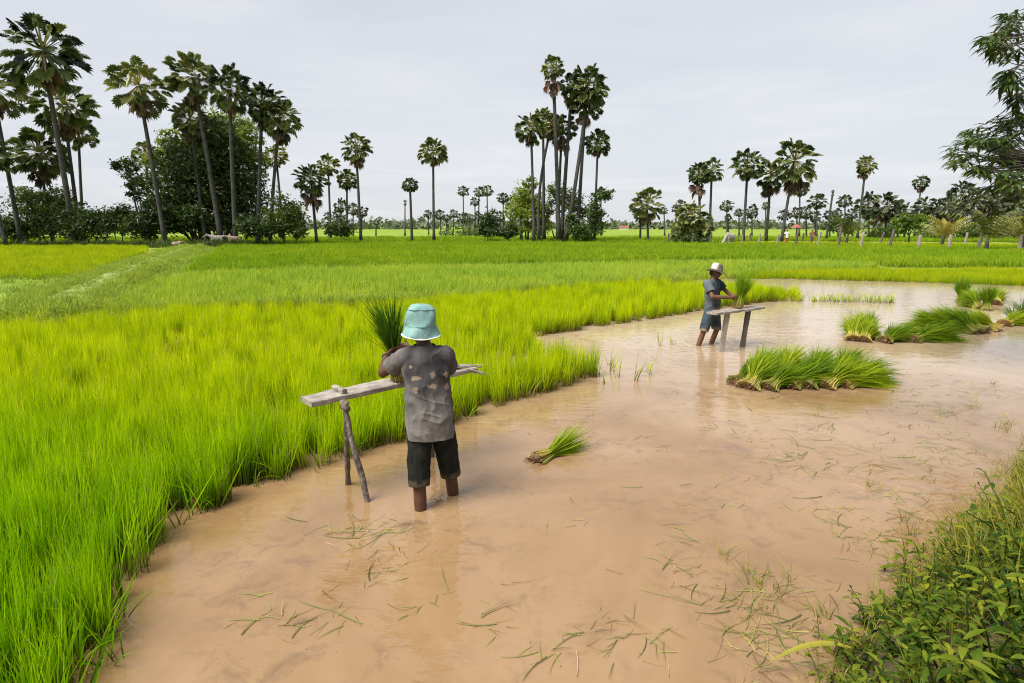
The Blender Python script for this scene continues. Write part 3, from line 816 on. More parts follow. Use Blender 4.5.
GL = 'sugar palms of the left-hand grove'
for a in [
    (22, -9, 82, 60, 55, 'leaning sugar palm at the left margin, crown cut by the picture edge', 1),
    (76, 42, 46, 72, 55, 'tallest sugar palm of the left-hand grove, leaning left under a ragged crown', 1),
    (81, 63, 102, 60, 60, 'sugar palm right behind the tallest leaning one, its round crown just below that crown', 1),
    (54, 38, 150, 54, 60, 'squat sugar palm with a ragged drooping crown low at the left of the grove', 1.1),
    (84, 78, 130, 34, 66, 'thin sugar palm with a small crown, just right of the leaning tall trunk', .6),
    (7, -22, 150, 54, 52, 'dark leaning palm trunk at the extreme lower left of the picture', 1),
    (166, 138, 82, 58, 55, 'sugar palm with a full round crown standing clear left of the bamboo trees', 1),
    (222, 193, 74, 50, 56, 'tall sugar palm with gleaming fronds, left one of two tallest above the leafy clump', 1),
    (206, 190, 116, 36, 57, 'shorter sugar palm with a small crown against the dark bamboo foliage', 1.2),
    (236, 229, 86, 48, 55, 'tall dark sugar palm with spiky crown and rough straight trunk above the leafy clump', 1),
    (258, 262, 100, 44, 57, 'slim sugar palm with one yellow frond stalk, right of the dark straight one', .9),
    (270, 279, 116, 44, 58, 'sugar palm with a dark drooping crown at the right end of the left-hand grove', 1.2),
    (150, 146, 152, 26, 68, 'small sugar palm peeping out behind the left side of the bamboo trees', .8),
    (284, 276, 154, 26, 72, 'small sugar palm half hidden under the drooping right end of the grove', .8)]:
    palm(*a[:6], GL, skirt=a[6])
GM = 'sugar palms on the open field left of centre'
for a in [
    (317, 311, 178, 36, 62, 'stout sugar palm with a thick dark shaggy crown, right of the left-hand grove', 1.5, 1.0),
    (331, 328, 163, 24, 82, 'slender sugar palm rising behind the stout shaggy one', 1, 1),
    (347, 347, 178, 22, 85, 'small slender sugar palm between the shaggy palm and the one with a brown skirt', 1, 1),
    (361, 356, 145, 32, 66, 'sugar palm with a hanging brown skirt of dead fronds on a straight dark trunk', 1.25, 1),
    (412, 410, 184, 17, 68, 'small-crowned sugar palm with flared dark foot, left of the lone field pair', .8, 1),
    (434, 433, 150, 30, 68, 'taller straight sugar palm with round crown, right of the lone field pair', 1, 1)]:
    palm(*a[:6], GM, skirt=a[6])
palm(405, 405, 201, 6, 120, 'bare far palm pole with only a tuft of brown fronds beside the lone pair', GM, True, 1.5, .6)
GC = 'sugar palms of the tall centre clump'
for a in [
    (559, 553, 66, 26, 69, 'thin-crowned sugar palm of the centre clump with a big grey skirt of dead fronds', 1.9, .9, 0),
    (561, 572, 84, 26, 71, 'slim sugar palm between skirted one and largest crowns of the centre clump', 1.6, 1, 0),
    (565, 588, 84, 42, 69, 'tallest big-crowned sugar palm of the centre clump, trunk slanting right', 1, 1, .3),
    (577, 586, 100, 36, 70, 'big-crowned sugar palm with drooping fronds just under the centre clump\'s tallest crown', 1.3, 1, 0),
    (534, 531, 126, 34, 68, 'sugar palm at the left edge of the centre clump with a straight thin trunk', 1, 1, 0),
    (544, 543, 118, 26, 72, 'sugar palm second from the left in the centre clump, crown above its neighbours', 1, 1, 0),
    (539, 551, 124, 26, 71, 'sugar palm of the centre clump whose thin trunk bends to the right', 1.2, 1, -.5),
    (557, 562, 126, 30, 73, 'sugar palm with a dark lower crown in the middle of the centre clump', 1.6, 1, 0),
    (594, 598, 141, 28, 70, 'sugar palm with a neat round crown standing alone at the right of the centre clump', 1, 1, 0)]:
    palm(*a[:6], GC, skirt=a[6], crown=a[7], bend=a[8])
GR = 'sugar palms along the far side of the right-hand fields'
for a in [
    (648, 647, 202, 34, 74, 'stout bushy sugar palm alone between the centre clump and right-hand palms', 1.2, 1.05),
    (640, 641, 214, 16, 80, 'small palm close behind the left side of the stout bushy one', 1, 1),
    (700, 699, 172, 24, 70, 'sugar palm with a long brown skirt, left of the pair behind the spiky shrub', 1.9, 1),
    (709, 712, 168, 24, 70, 'right one of the pair behind the spiky shrub palm, with a bare slim trunk', .9, 1),
    (743, 748, 162, 35, 67, 'sugar palm with a wide round crown and dark trunk, left of the big shaggy palm', 1, 1),
    (766, 771, 172, 32, 68, 'sugar palm with a long brown skirt, just left of the big shaggy palm', 1.5, 1),
    (781, 795, 158, 48, 65, 'largest shaggy sugar palm on the right, with a thick trunk and yellowing fronds', 1.4, 1),
    (857, 866, 164, 22, 78, 'tall slim sugar palm with a flat small crown, leaning right', 1.3, .95),
    (914, 922, 181, 17, 100, 'slim sugar palm with a small high crown above the right-hand plantation', 1.3, .95)]:
    palm(*a[:6], GR, skirt=a[6], crown=a[7])
palm(826, 833, 191, 7, 78, 'leaning dead palm trunk with a stub of brown fronds on the right', GR, True, 1.4, .5)
ORD = ['first', 'second', 'third', 'fourth', 'fifth', 'sixth', 'seventh', 'eighth', 'ninth', 'tenth', 'eleventh', 'twelfth', 'thirteenth', 'fourteenth', 'fifteenth', 'sixteenth', 'seventeenth', 'eighteenth', 'nineteenth', 'twentieth', 'twenty-first', 'twenty-second', 'twenty-third', 'twenty-fourth', 'twenty-fifth']
def row(specs, D, text, group, skirt=.9, wk=1.1):
    for i, (u, v, wd) in enumerate(sorted(specs)):
        palm(u + random.uniform(-1, 1), u, v, wd * wk, D * random.uniform(.93, 1.08), ORD[i] + text, group, True, skirt)
row([(428, 213, 9), (440, 214, 11), (447, 217, 8), (454, 213, 9), (463, 190, 12), (463, 217, 13), (470, 217, 9), (475, 201, 10), (479, 191, 11), (487, 190, 12), (478, 215, 9), (503, 197, 12), (511, 201, 12), (500, 216, 12)], 125,
    ' from the left of the small far palms left of the centre clump', 'small far palms left of the centre clump')
row([(601, 193, 13), (676, 208, 9), (681, 204, 12), (689, 213, 12), (664, 210, 8), (727, 205, 13), (728, 217, 8), (739, 212, 9), (752, 211, 14), (766, 205, 9)], 115,
    ' from the left of the small far palms just right of the centre clump', 'small far palms right of the centre clump')
row([(784, 214, 12), (800, 188, 16), (797, 212, 12), (806, 212, 14), (817, 200, 18), (815, 216, 12), (830, 214, 12), (845, 200, 14), (838, 213, 11), (852, 213, 12)], 105,
    ' from the left of the far palms right of the shaggy palm', 'far palms right of the shaggy palm')
row([(868, 203, 20), (874, 213, 18), (886, 204, 26), (897, 211, 18), (905, 211, 20), (925, 204, 17), (928, 214, 14), (938, 211, 20), (949, 206, 22), (963, 192, 24), (957, 213, 18), (974, 200, 22), (985, 206, 26), (996, 198, 24), (1007, 207, 24), (1018, 200, 26), (1030, 206, 26)], 92,
    ' palm from the left in the dense plantation at the right', 'palms of the right-hand plantation', 1.1, 1.25)
row([(341, 205, 14), (353, 208, 14), (362, 211, 13), (328, 215, 9), (376, 222, 7), (337, 213, 9)], 105,
    ' from the left of the low palms behind the brown-skirted palm', 'low palms left of centre')
row([(28, 190, 10), (33, 212, 10)], 90, ' from the left of two small palms seen under the left-hand grove', 'small palms under the left grove')

def frond_palm(u, v0, D, size, label, n=11, seed=1, trunkh=.9):
    """young coconut palm: arching feathered fronds"""
    rg = np.random.default_rng(seed)
    base = np.array([(u - CU) / FPX * (D * CP + 1.9 * SP), D, .05]); root = thing('coconut_palm', label, 'palm', base, 0, 'young coconut palms by the fence')
    mb = MB(); tube(mb, [(0, 0, 0), (.05, 0, trunkh * .6), (.08, 0, trunkh + .2)], [.2, .14, .1], 8, True, .1); mb.build('trunk', M['palm_bark'], root, smooth=True)
    mb = MB()
    for k in range(n):
        az = k * 2.4 + rg.normal(0, .2); el = rg.uniform(.95, 1.5); L = size * rg.uniform(.75, 1.05); r = rg.random()
        o = np.array([.08, 0, trunkh]); hd = np.array([math.cos(az), math.sin(az), 0]); P = []
        for s in np.linspace(0, 1, 15):
            P.append(o + hd * L * (math.cos(el) * s + .26 * s * s) + np.array([0, 0, 1]) * L * (math.sin(el) * s - .36 * s ** 2.6))
        P = np.array(P); tube(mb, P[::2], np.linspace(.03, .006, 8), 4, False, t=.1, r=r)
        sd = np.array([-hd[1], hd[0], 0])
        for i in range(2, 15):
            for sg in (-1, 1):
                s = i / 14; l = L * .28 * math.sin(math.pi * (s * .8 + .15)) + .05; tg = unit(P[i] - P[i - 1])
                d = unit(sd * sg + tg * .7 - np.array([0, 0, .75 + .5 * rg.random()]))
                e = P[i] + d * l; q = tg * .05
                mb.add([P[i] - q, P[i] + q, e], [(0, 1, 2)], [.2, .2, 1], np.clip(r + rg.normal(0, .15), 0, 1))
    mb.build('fronds', M['coconut_leaf'], root)
frond_palm(985, 250, 43, 3.9, 'young coconut palm with yellowing feather fronds behind the right-hand fence posts', 11, 5)
frond_palm(941, 247, 52, 3.1, 'smaller young coconut palm with drooping fronds left of the yellowing one', 12, 6)
frond_palm(846, 246, 60, 3.2, 'young coconut palm with arching green fronds near the slim leaning palm', 12, 7)
frond_palm(1022, 250, 45, 3.3, 'young coconut palm at the right margin under the overhanging branches', 12, 8)

# ------------------------------------------------------------------ broad-leaved trees and bushes
def leaf_cloud(mb, lobes, leaf, nleaf, rg, clump=34, flat=.5):
    nleaf = int(nleaf * 1.75); leaf = leaf * 1.2; tot = sum(r[0] * r[2] for c, r in lobes)
    for c, r in lobes:
        c = np.asarray(c, float); r = np.asarray(r, float)
        n = int(nleaf * r[0] * r[2] / tot); nc = max(3, n // clump)
        for q in range(nc):
            d = unit(rg.normal(0, 1, 3)); cc = c + d * r * rg.uniform(.35, 1.02)
            cs = r.mean() * rg.uniform(.10, .24); cr = rg.random()
            m = clump
            p = cc + rg.normal(0, 1, (m, 3)) * cs * np.array([1.2, 1.2, .7])
            for k in range(m):
                nrm = unit(rg.normal(0, 1, 3) + d * .6 + np.array([0, 0, flat]))
                a = unit(np.cross(nrm, rg.normal(0, 1, 3))); b = np.cross(nrm, a)
                L = leaf * rg.uniform(.6, 1.25); w_ = L * .42
                mb.add([p[k] - a * L * .5, p[k] - b * w_ * .5 + nrm * .1 * L, p[k] + a * L * .5, p[k] + b * w_ * .5 + nrm * .1 * L], [(0, 1, 2, 3)], [0, .5, 1, .5], np.clip(cr * .7 + rg.random() * .3, 0, 1))
def foliage_thing(name, label, cat, u, D, lobes_px, leaf, nleaf, mat, group=None, seed=1, stems=3, bark='tree_bark', z0=.0):
    """lobes given as (u, v, half width, half height) in photograph measure at distance D; real depth from the width"""
    rg = np.random.default_rng(seed)
    base = np.array([(u - CU) / FPX * (D * CP + 1.9 * SP), D, z0]); root = thing(name, label, cat, base, 0, group)
    lobes = []
    k = D * CP / FPX
    for lu, lv, hw, hh in lobes_px:
        c = W(lu, lv, D + rg.uniform(-.4, .4) * hw * k) - base
        lobes.append((c, np.array([hw * k, hw * k * .9, hh * k])))
    mb = MB(); leaf_cloud(mb, lobes, leaf, nleaf, rg); mb.build('crown', M[mat], root)
    mb = MB()
    top = max(l[0][2] for l in lobes)
    trunk_top = np.array([0, 0, max(.3, top * .35)])
    if stems == 1: tube(mb, [(0, 0, -.1), (.05, 0, trunk_top[2] * .5), tuple(trunk_top)], [max(.06, top * .035), max(.05, top * .028), max(.04, top * .024)], 8, True, .1)
    for c, r in lobes:
        st = trunk_top if stems == 1 else np.array([c[0] * .3 + rg.normal(0, .2), c[1] * .3, -.1])
        mid = (st + c) / 2 + rg.normal(0, .12, 3) * r.mean()
        tube(mb, [st, mid, c + np.array([0, 0, r[2] * .3])], [max(.04, top * .018), max(.03, top * .012), .02], 6, True, .1)
    mb.build('trunk', M[bark], root, smooth=True)
    return root

GB = 'trees and bushes of the left-hand grove'
foliage_thing('bamboo_tree', 'tall dark leafy clump filling the middle of the left-hand grove behind the palms', 'tree', 205, 60,
    [(205, 170, 30, 30), (185, 190, 28, 30), (230, 180, 30, 40), (215, 140, 24, 22), (180, 160, 24, 22), (245, 205, 26, 30), (200, 212, 36, 26), (172, 212, 24, 24)], .42, 10500, 'tree_dark', GB, 11)
foliage_thing('bamboo_tree', 'light green feathery clump topping the dark leafy clump between the tall palm trunks', 'tree', 215, 63,
    [(220, 128, 22, 18), (200, 150, 20, 18), (172, 145, 16, 14), (242, 140, 18, 22), (250, 165, 16, 18), (160, 165, 14, 12)], .36, 4800, 'tree_light', GB, 12)
foliage_thing('leafy_tree', 'sparse small tree with thin pale foliage at the left side of the bamboo clump', 'tree', 152, 61,
    [(127, 167, 14, 9), (136, 180, 12, 8), (134, 194, 10, 6), (150, 185, 14, 10)], .30, 1500, 'tree_mid', GB, 13)
for i, a in enumerate([
    ('dark low bush at the far left under the leaning palms', 12, 56, [(5, 226, 20, 14), (22, 232, 16, 10)], 1500, 'tree_mid'),
    ('rounded tree with pale top leaves left of the tall leaning trunk', 47, 57, [(40, 205, 26, 16), (58, 200, 20, 12), (52, 222, 26, 16), (28, 196, 14, 9)], 3200, 'tree_mid'),
    ('dark bush at the foot of the tallest leaning palm', 82, 56, [(78, 222, 24, 18), (96, 224, 20, 16)], 2400, 'tree_dark'),
    ('low spreading bush with bare stems between the leaning palm and the round-crowned palm', 118, 57, [(112, 222, 18, 14), (128, 218, 18, 14), (140, 226, 16, 14)], 2400, 'tree_dark'),
    ('dark bush right behind the foot of the round-crowned palm', 156, 57, [(152, 222, 18, 16), (166, 218, 16, 16)], 2000, 'tree_dark'),
    ('low rounded bush in front of the right end of the grove', 255, 54.5, [(250, 226, 14, 11), (263, 229, 12, 9)], 1500, 'tree_dark'),
    ('broad round bush closing the grove at its right end', 288, 56, [(284, 215, 20, 20), (296, 224, 12, 14), (276, 226, 12, 12)], 2800, 'tree_mid')]):
    foliage_thing('bush', a[0], 'bush', a[1], a[2], a[3], .30, a[4], a[5], GB, 20 + i)
# undergrowth along the front of the grove
qx = RNG.uniform(-62, -22, 420); Qu = np.c_[qx, 54.4 + RNG.normal(0, .5, 420)]
ug = [clump_mesh('undergrowth_clump', 24, .4, .4, 1.0, .7, .6, .07, 3, M['tree_mid'], 700 + i) for i in range(4)]
scatter('undergrowth', np.c_[Qu, np.full(len(Qu), .05)], .6 + .7 * RNG.random(len(Qu)), ug, .2)
for i, a in enumerate([
    ('dense dark round bush behind the palm with a brown skirt', 341, 72, [(338, 225, 14, 10), (346, 228, 12, 8), (332, 230, 9, 6)], 1600, 'tree_dark', .3),
    ('dark bush at the left foot of the centre clump', 490, 70, [(488, 222, 10, 13), (494, 230, 12, 7), (484, 230, 8, 7)], 1500, 'tree_dark', .3),
    ('low dark bush between the dark bush and the bright green tree', 508, 71, [(504, 233, 9, 5), (512, 231, 8, 6)], 800, 'tree_dark', .3),
    ('shrub with pale spiky leaves at the right foot of the centre clump', 579, 67, [(577, 230, 10, 10), (584, 234, 8, 6), (572, 222, 6, 8)], 1200, 'tree_mid', .34),
    ('climbing leaves wrapped round the trunk of the lone round-crowned palm', 594, 69, [(594, 210, 9, 16), (596, 224, 10, 12), (590, 232, 8, 8), (603, 194, 10, 8)], 1500, 'tree_mid', .32),
    ('scrubby bush low behind the small far palms', 458, 110, [(458, 233, 26, 3), (480, 232, 18, 3)], 700, 'tree_mid', .4)]):
    foliage_thing('bush', a[0], 'bush', a[1], a[2], a[3], a[6], a[4], a[5], 'bushes on the open field', 40 + i)
foliage_thing('leafy_tree', 'bright green leafy tree at the left of the centre clump', 'tree', 524, 74,
    [(526, 200, 15, 18), (520, 215, 14, 14), (535, 210, 12, 16), (528, 185, 9, 9), (540, 225, 14, 10), (520, 230, 12, 6)], .34, 3600, 'tree_light', None, 51)
foliage_thing('leafy_tree', 'grey green leafy tree filling the gaps behind the centre clump trunks', 'tree', 560, 78,
    [(556, 195, 14, 12), (570, 205, 14, 14), (545, 212, 10, 12), (582, 212, 10, 10)], .34, 2200, 'tree_mid', None, 52)
D_ = 63; b_ = np.array([(692 - CU) / FPX * (D_ * CP + 1.9 * SP), D_, .05])
t_ = thing('shrub_palm', 'spiky bushy young palm with fronds down to the ground beside a dark mound', 'shrub', b_)
for k_, (du, v_, w_, ci) in enumerate(((0, 215, 34, 1), (-5, 227, 30, 3), (7, 229, 28, 4))):
    c_ = link('crown', CR[ci], t_, W(692 + du, v_, D_ + .3 * k_) - b_); r_ = w_ / 2 / FPX * D_ * 1.1; c_.scale = (r_, r_, r_); c_.rotation_euler = (0, 0, k_ * 1.3)
mb = MB(); tube(mb, [(0, 0, -.1), (.05, 0, .9), (0, 0, 1.6)], [.3, .25, .15], 8, True, .1); mb.build('trunk', M['palm_bark'], t_, smooth=True)
foliage_thing('leafy_tree', 'small bright green tree with spreading twigs behind the right-hand fence', 'tree', 908, 62,
    [(902, 222, 10, 5), (914, 224, 12, 5), (908, 218, 9, 4), (920, 219, 8, 4), (900, 228, 9, 4)], .3, 1300, 'tree_light', None, 54, 1)
foliage_thing('leafy_tree', 'small green bushy tree behind the fence below the leaning dead trunk', 'tree', 840, 72,
    [(838, 222, 13, 6), (848, 226, 10, 6), (832, 227, 8, 5)], .3, 1100, 'tree_mid', None, 55, 1)
# scrub under the plantation
for i, (u, D, hw) in enumerate([(880, 84, 16), (935, 82, 22), (965, 80, 18), (1005, 78, 22), (1040, 80, 22)]):
    foliage_thing('bush', ORD[i] + ' brownish bush from the left under the right-hand plantation', 'bush', u, D, [(u, 233, hw, 4), (u + hw * .5, 231, hw * .6, 5)], .34, 700, 'tree_mid', 'bushes under the plantation', 60 + i)
foliage_thing('earth_mound_weeds', 'low dark heap of earth and weeds under the spiky young palm', 'mound', 696, 62, [(688, 239, 14, 2.2), (704, 240, 10, 2)], .25, 700, 'tree_dark', None, 66, 1)

# wood along the horizon, one mass
mb = MB(); rg = np.random.default_rng(77)
for k in range(900):
    D = rg.uniform(330, 420); u = rg.uniform(-120, 1150)
    h = (1.7 + 3.6 * hash_noise(np.array([[u * .02, 0, 0]]), 1, 3)[0] + rg.random() * 1.2) * (1.25 if u < 620 else .9)
    c = W(u, 226, D); c[2] = h * .5
    for q in range(11):
        p = c + rg.normal(0, 1, 3) * np.array([2.6, 2, h * .32]); p[2] = max(.2, p[2]); n = unit(rg.normal(0, 1, 3) + [0, -.4, .5]); a = unit(np.cross(n, rg.normal(0, 1, 3))); b = np.cross(n, a); L = rg.uniform(1, 2.1)
        mb.add([p - a * L, p - b * L * .7, p + a * L, p + b * L * .7], [(0, 1, 2, 3)], .5, rg.random())
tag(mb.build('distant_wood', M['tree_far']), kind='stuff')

# ------------------------------------------------------------------ mango tree reaching in from the right bank
rg = np.random.default_rng(5)
root = thing('mango_tree', 'leafy tree on the right bank, drooping branches reaching into the upper right corner', 'tree', (10.4, 8.9, .35))
B0 = np.array([10.4, 8.9, .35])
trunk = [np.array(p) - B0 for p in ((10.4, 8.9, .2), (10.35, 8.9, 1.2), (10.2, 8.85, 2.2), (10.1, 8.8, 3.0))]
mb = MB(); tube(mb, trunk, [.26, .2, .16, .11], 10, True, .08); 
limbs = []
for u, v, y in ((1045, 158, 8.4), (1050, 62, 8.7), (1062, 20, 8.2), (1040, 178, 9.0), (1075, 190, 8.2), (1100, 110, 8.9), (1060, -60, 8.6), (1150, -80, 9), (1230, 60, 8.3)):
    e = W(u, v, y) - B0; s = trunk[rg.integers(1, 4)]
    mid = (s + e) / 2 + np.array([0, 0, .35]) + rg.normal(0, .12, 3)
    pts = [s * (1 - t) ** 2 + 2 * mid * t * (1 - t) + e * t * t for t in np.linspace(0, 1, 8)]
    tube(mb, pts, np.linspace(.05, .018, 8), 7, True, .08); limbs += pts[3:]
limbs = np.array(limbs)
tips = []
for (u, v, su, sv, n) in ((1000, 50, 10, 18, 13), (1014, 25, 8, 10, 7), (990, 40, 5, 4, 4), (1010, 75, 9, 8, 8), (1015, 96, 6, 4, 3), (975, 140, 12, 8, 15), (957, 158, 6, 6, 9), (1008, 160, 12, 20, 16), (1000, 150, 14, 18, 18), (985, 175, 12, 10, 9), (1015, 185, 10, 12, 11), (1018, 120, 8, 8, 8),
                          (1005, 130, 10, 8, 6), (1050, 160, 16, 26, 22), (1050, 50, 18, 34, 24), (1090, 100, 26, 60, 34), (1140, 60, 40, 80, 34), (1200, 100, 50, 70, 30), (1080, -60, 40, 30, 16)):
    for k in range(n):
        uu, vv = rg.normal(u, su * .7), rg.normal(v, sv * .7)
        if (uu < 1030 and vv > 198) or uu < 945 or (uu < 1000 and 98 < vv < 122) or (uu < 975 and vv < 120): continue
        tips.append(W(uu, vv, rg.normal(8.5, .45)) - B0)
tw = MB(); lf = MB()
for e in tips:
    d = np.linalg.norm(limbs - e, axis=1); s = limbs[np.argmin(d + rg.random(len(d)) * .25)]
    mid = (s + e) / 2 + np.array([0, 0, -.12 * np.linalg.norm(e - s)]) + rg.normal(0, .06, 3)
    pts = [s * (1 - t) ** 2 + 2 * mid * t * (1 - t) + e * t * t for t in np.linspace(0, 1, 6)]
    tube(mb, pts, np.linspace(.013, .004, 6), 5, False)
    dirv = unit(e - mid); r0 = rg.random()
    for k in range(rg.integers(13, 19)):
        p = e + dirv * rg.uniform(-.10, .05) + rg.normal(0, .015, 3)
        az = k * 2.4 + rg.random(); d = unit(np.array([math.cos(az), math.sin(az), rg.uniform(-.35, .4)]) + dirv * .6)
        L = rg.uniform(.11, .18); sd = unit(np.cross(d, [0, 0, 1])); up = np.cross(sd, d); V = []; T = []
        for s_, wv in ((0, .1), (.25, .8), (.55, 1), (.8, .6), (1, .02)):
            c = p + d * L * (s_ + .1) - np.array([0, 0, 1]) * L * (.45 * s_ * s_); ww = L * .14 * wv
            V += [c - sd * ww + up * ww * .35, c, c + sd * ww + up * ww * .35]; T += [s_] * 3
        lf.add(V, [(3 * i + q, 3 * i + q + 1, 3 * i + q + 4, 3 * i + q + 3) for i in range(4) for q in (0, 1)], T, np.clip(r0 * .5 + rg.random() * .5, 0, 1))
mb.build('trunk', M['mango_bark'], root, smooth=True); lf.build('crown', M['mango_leaf'], root, smooth=True)

# ------------------------------------------------------------------ fence posts of the right-hand fields
def post(u, D, h, r, lean, label, mat, ru=None):
    b = np.array([(u - CU) / FPX * (D * CP + 1.9 * SP), D, .03]); mb = MB()
    p = np.array([0, 0, -.1]); t = np.array([lean, random.uniform(-.05, .05), h])
    tube(mb, [p, t * .35 + [random.uniform(-.03, .03), 0, 0], t * .7 + [random.uniform(-.03, .03), 0, 0], t], [r * 1.15, r, r * .95, r * .85], 8, True, .12)
    tag(mb.build('fence_post', M[mat], None, b), label, 'post', 'wooden fence posts of the right-hand fields')
for a in [
    (668, 62, 1.25, .08, 0, 'slim dark wooden post left of the spiky young palm', 'dark_post'),
    (710, 58, 1.2, .10, .05, 'stubby wooden post right of the spiky young palm', 'dark_post'),
    (742, 57, 1.1, .08, 0, 'grey wooden post in front of the trunk of the wide-crowned palm', 'post_wood'),
    (759, 56, 1.3, .10, 0, 'grey wooden post between the two palms left of the shaggy palm', 'post_wood'),
    (777, 55, 1.2, .09, .05, 'grey wooden post in front of the trunk of the shaggy palm', 'post_wood'),
    (795, 53, 1.3, .10, .12, 'dark leaning post beside the figure in red trousers', 'dark_post'),
    (817, 52.5, 1.45, .10, .18, 'pale post leaning right, beside the brown figure', 'post_wood'),
    (838, 51, 1.9, .09, .1, 'tall slim post under the small bushy tree', 'dark_post'),
    (860, 50, 1.5, .11, .2, 'pale post leaning right at the foot of the slim leaning palm', 'post_wood'),
    (889, 49, 1.75, .11, .22, 'dark leaning post with a split pale top', 'dark_post'),
    (918, 49, 1.25, .15, .1, 'thick pale double post below the bright green small tree', 'post_wood'),
    (948.5, 47, 1.3, .14, .05, 'thick upright pale post left of the yellowing coconut palm', 'post_wood'),
    (977, 46, 1.4, .14, .24, 'dark stout post leaning right at the foot of the yellowing coconut palm', 'dark_post'),
    (1018, 45, 1.35, .13, .1, 'pale post at the right margin of the picture', 'post_wood'),
    (688 + 4, 60, 1.0, .07, 0, 'short dark post half hidden by the mound of the spiky palm', 'dark_post'),
    (750, 66, 1.2, .09, 0, 'dark far post just left of the paired grey posts', 'dark_post'),
    (802, 66, 1.2, .09, .1, 'dark far post behind the figure in red trousers', 'dark_post'),
    (880, 64, 1.3, .1, .3, 'dark far post left of the bright green small tree', 'dark_post'),
    (965, 62, 1.3, .12, .1, 'pale far post between the two yellowing coconut palms', 'post_wood')]:
    post(*a)
# ------------------------------------------------------------------ seedling bundles
def bundle_meshes(seed, n, L, tilt, fan, droop, mat, dark=False, waist=.16, rootr=.05):
    """bundle of rice seedlings leaning towards +x by tilt from the vertical; base at the origin"""
    rg = np.random.default_rng(seed)
    a = np.array([math.sin(tilt), 0, math.cos(tilt)]); e1 = np.array([math.cos(tilt), 0, -math.sin(tilt)]); e2 = np.array([0, 1.0, 0])
    lf = MB(); rt = MB()
    for k in range(n):
        th = rg.random() * 6.283; q = math.sqrt(rg.random()); o = (e1 * math.cos(th) + e2 * math.sin(th)) * q
        Lk = L * rg.uniform(.66, 1.08); r = rg.random(); V = []; T = []
        jit = rg.normal(0, .15, 3)
        side = unit(np.cross(a, unit(rg.normal(0, 1, 3)))); nseg = 6
        for i in range(nseg + 1):
            s = i / nseg
            rad_ = rootr * (.8 + 1.0 * max(0, (waist - s) / waist)) * (1 if s < waist else 1 + fan * ((s - waist) / (1 - waist)) ** 1.25 * 4)
            p = a * Lk * s + o * rad_ + jit * Lk * max(0, s - waist) ** 1.5 - np.array([0, 0, 1]) * droop * Lk * max(0, s - .3) ** 2 * (.5 + q)
            p[2] = max(p[2], .012 + .01 * r)
            wd = .0075 * (1 if s < .6 else (1 - s) / .4 * .9 + .1) * (.8 if s < .2 else 1)
            V += [p - side * wd / 2, p + side * wd / 2]; T += [s, s]
        lf.add(V, [(2 * i, 2 * i + 1, 2 * i + 3, 2 * i + 2) for i in range(nseg)], T, r)
    for k in range(44):
        th = rg.random() * 6.283; q = math.sqrt(rg.random()); o = (e1 * math.cos(th) + e2 * math.sin(th)) * q * rootr * 1.5
        p = o + a * rg.uniform(0, .06); e = p - a * rg.uniform(.03, .09) + rg.normal(0, .018, 3)
        p[2] = max(p[2], .012); e[2] = max(e[2], .006)
        sd = unit(np.cross(a, rg.normal(0, 1, 3))) * .006
        rt.add([p - sd, p + sd, e + sd * .5, e - sd * .5], [(0, 1, 2, 3)], .5, rg.random())
    ellipsoid(rt, a * .005 + np.array([0, 0, .035]), [e1 * rootr * .85, e2 * rootr * .85, a * .03], 12, 6)
    return lf.mesh('bundle_leaves', M[mat]), rt.mesh('bundle_roots', M['root'])
BV = [bundle_meshes(800 + i, 760, .62, rad([58, 65, 70, 52][i % 4]), .74, .42, 'bundle_leaf', waist=.24, rootr=.085) for i in range(4)]
BU = [bundle_meshes(820 + i, 560, .55, rad(14), .62, .16, 'bundle_leaf', waist=.22, rootr=.07) for i in range(2)]
def bundle(x, y, rz, label, group=None, var=0, s=1.0, upright=False, z=0.0, meshes=None):
    me = meshes or (BU if upright else BV)[var]
    t = thing('seedling_bundle', label, 'rice bundle', (x, y, z), rz, group); t.scale = (s, s, s)
    link('leaves', me[0], t); link('roots', me[1], t)
    return t
def pile(lst, text, group, s=1.0):
    for i, (u, v, ang, var, up) in enumerate(lst):
        p = G(u, v, 0.0)
        bundle(p[0], p[1], rad(ang), ORD[i] + text, group, var, s * random.uniform(.94, 1.08), up)
pile([(736, 386, 30, 1, 0), (748, 389, 38, 3, 0), (757, 378, 42, 3, 0), (768, 390, 30, 0, 0), (781, 379, 44, 3, 0), (789, 388, 24, 1, 0), (806, 388, 40, 3, 0), (811, 377, 36, 3, 0), (824, 388, 22, 0, 0), (838, 379, 34, 3, 0), (842, 387, 16, 2, 0), (853, 384, 20, 1, 0)],
     ' bundle from the left in the big pile nearest the camera', 'seedling bundles of the near pile', 1.0)
pile([(853, 341, 60, 3, 0), (863, 342, 48, 0, 0), (872, 336, 80, 3, 0), (884, 343, 30, 1, 0), (896, 341, 26, 2, 0), (912, 342, 14, 2, 0), (926, 341, 8, 1, 0)],
     ' bundle from the left in the middle pile right of the second farmer', 'seedling bundles of the middle pile', 1.05)
pile([(944, 329, 130, 1, 0), (955, 331, 110, 3, 0), (963, 331, 100, 0, 0), (975, 334, 112, 3, 0), (985, 333, 122, 1, 0), (997, 331, 140, 0, 0), (1004, 326, 20, 2, 0)],
     ' bundle from the left in the fanned pile near the right margin', 'seedling bundles of the fanned pile', 1.12)
pile([(961, 302, 60, 1, 1), (972, 307, 60, 0, 0), (980, 309, 90, 3, 0), (987, 310, 70, 0, 1), (995, 305, 50, 0, 0)],
     ' bundle from the left in the rearmost small pile near the right margin', 'seedling bundles of the rear pile', 1.15)
FL = bundle_meshes(840, 330, .60, rad(83), .62, -.06, 'bundle_leaf', waist=.34, rootr=.055)
p0 = G(532, 462); p1 = G(592, 439)
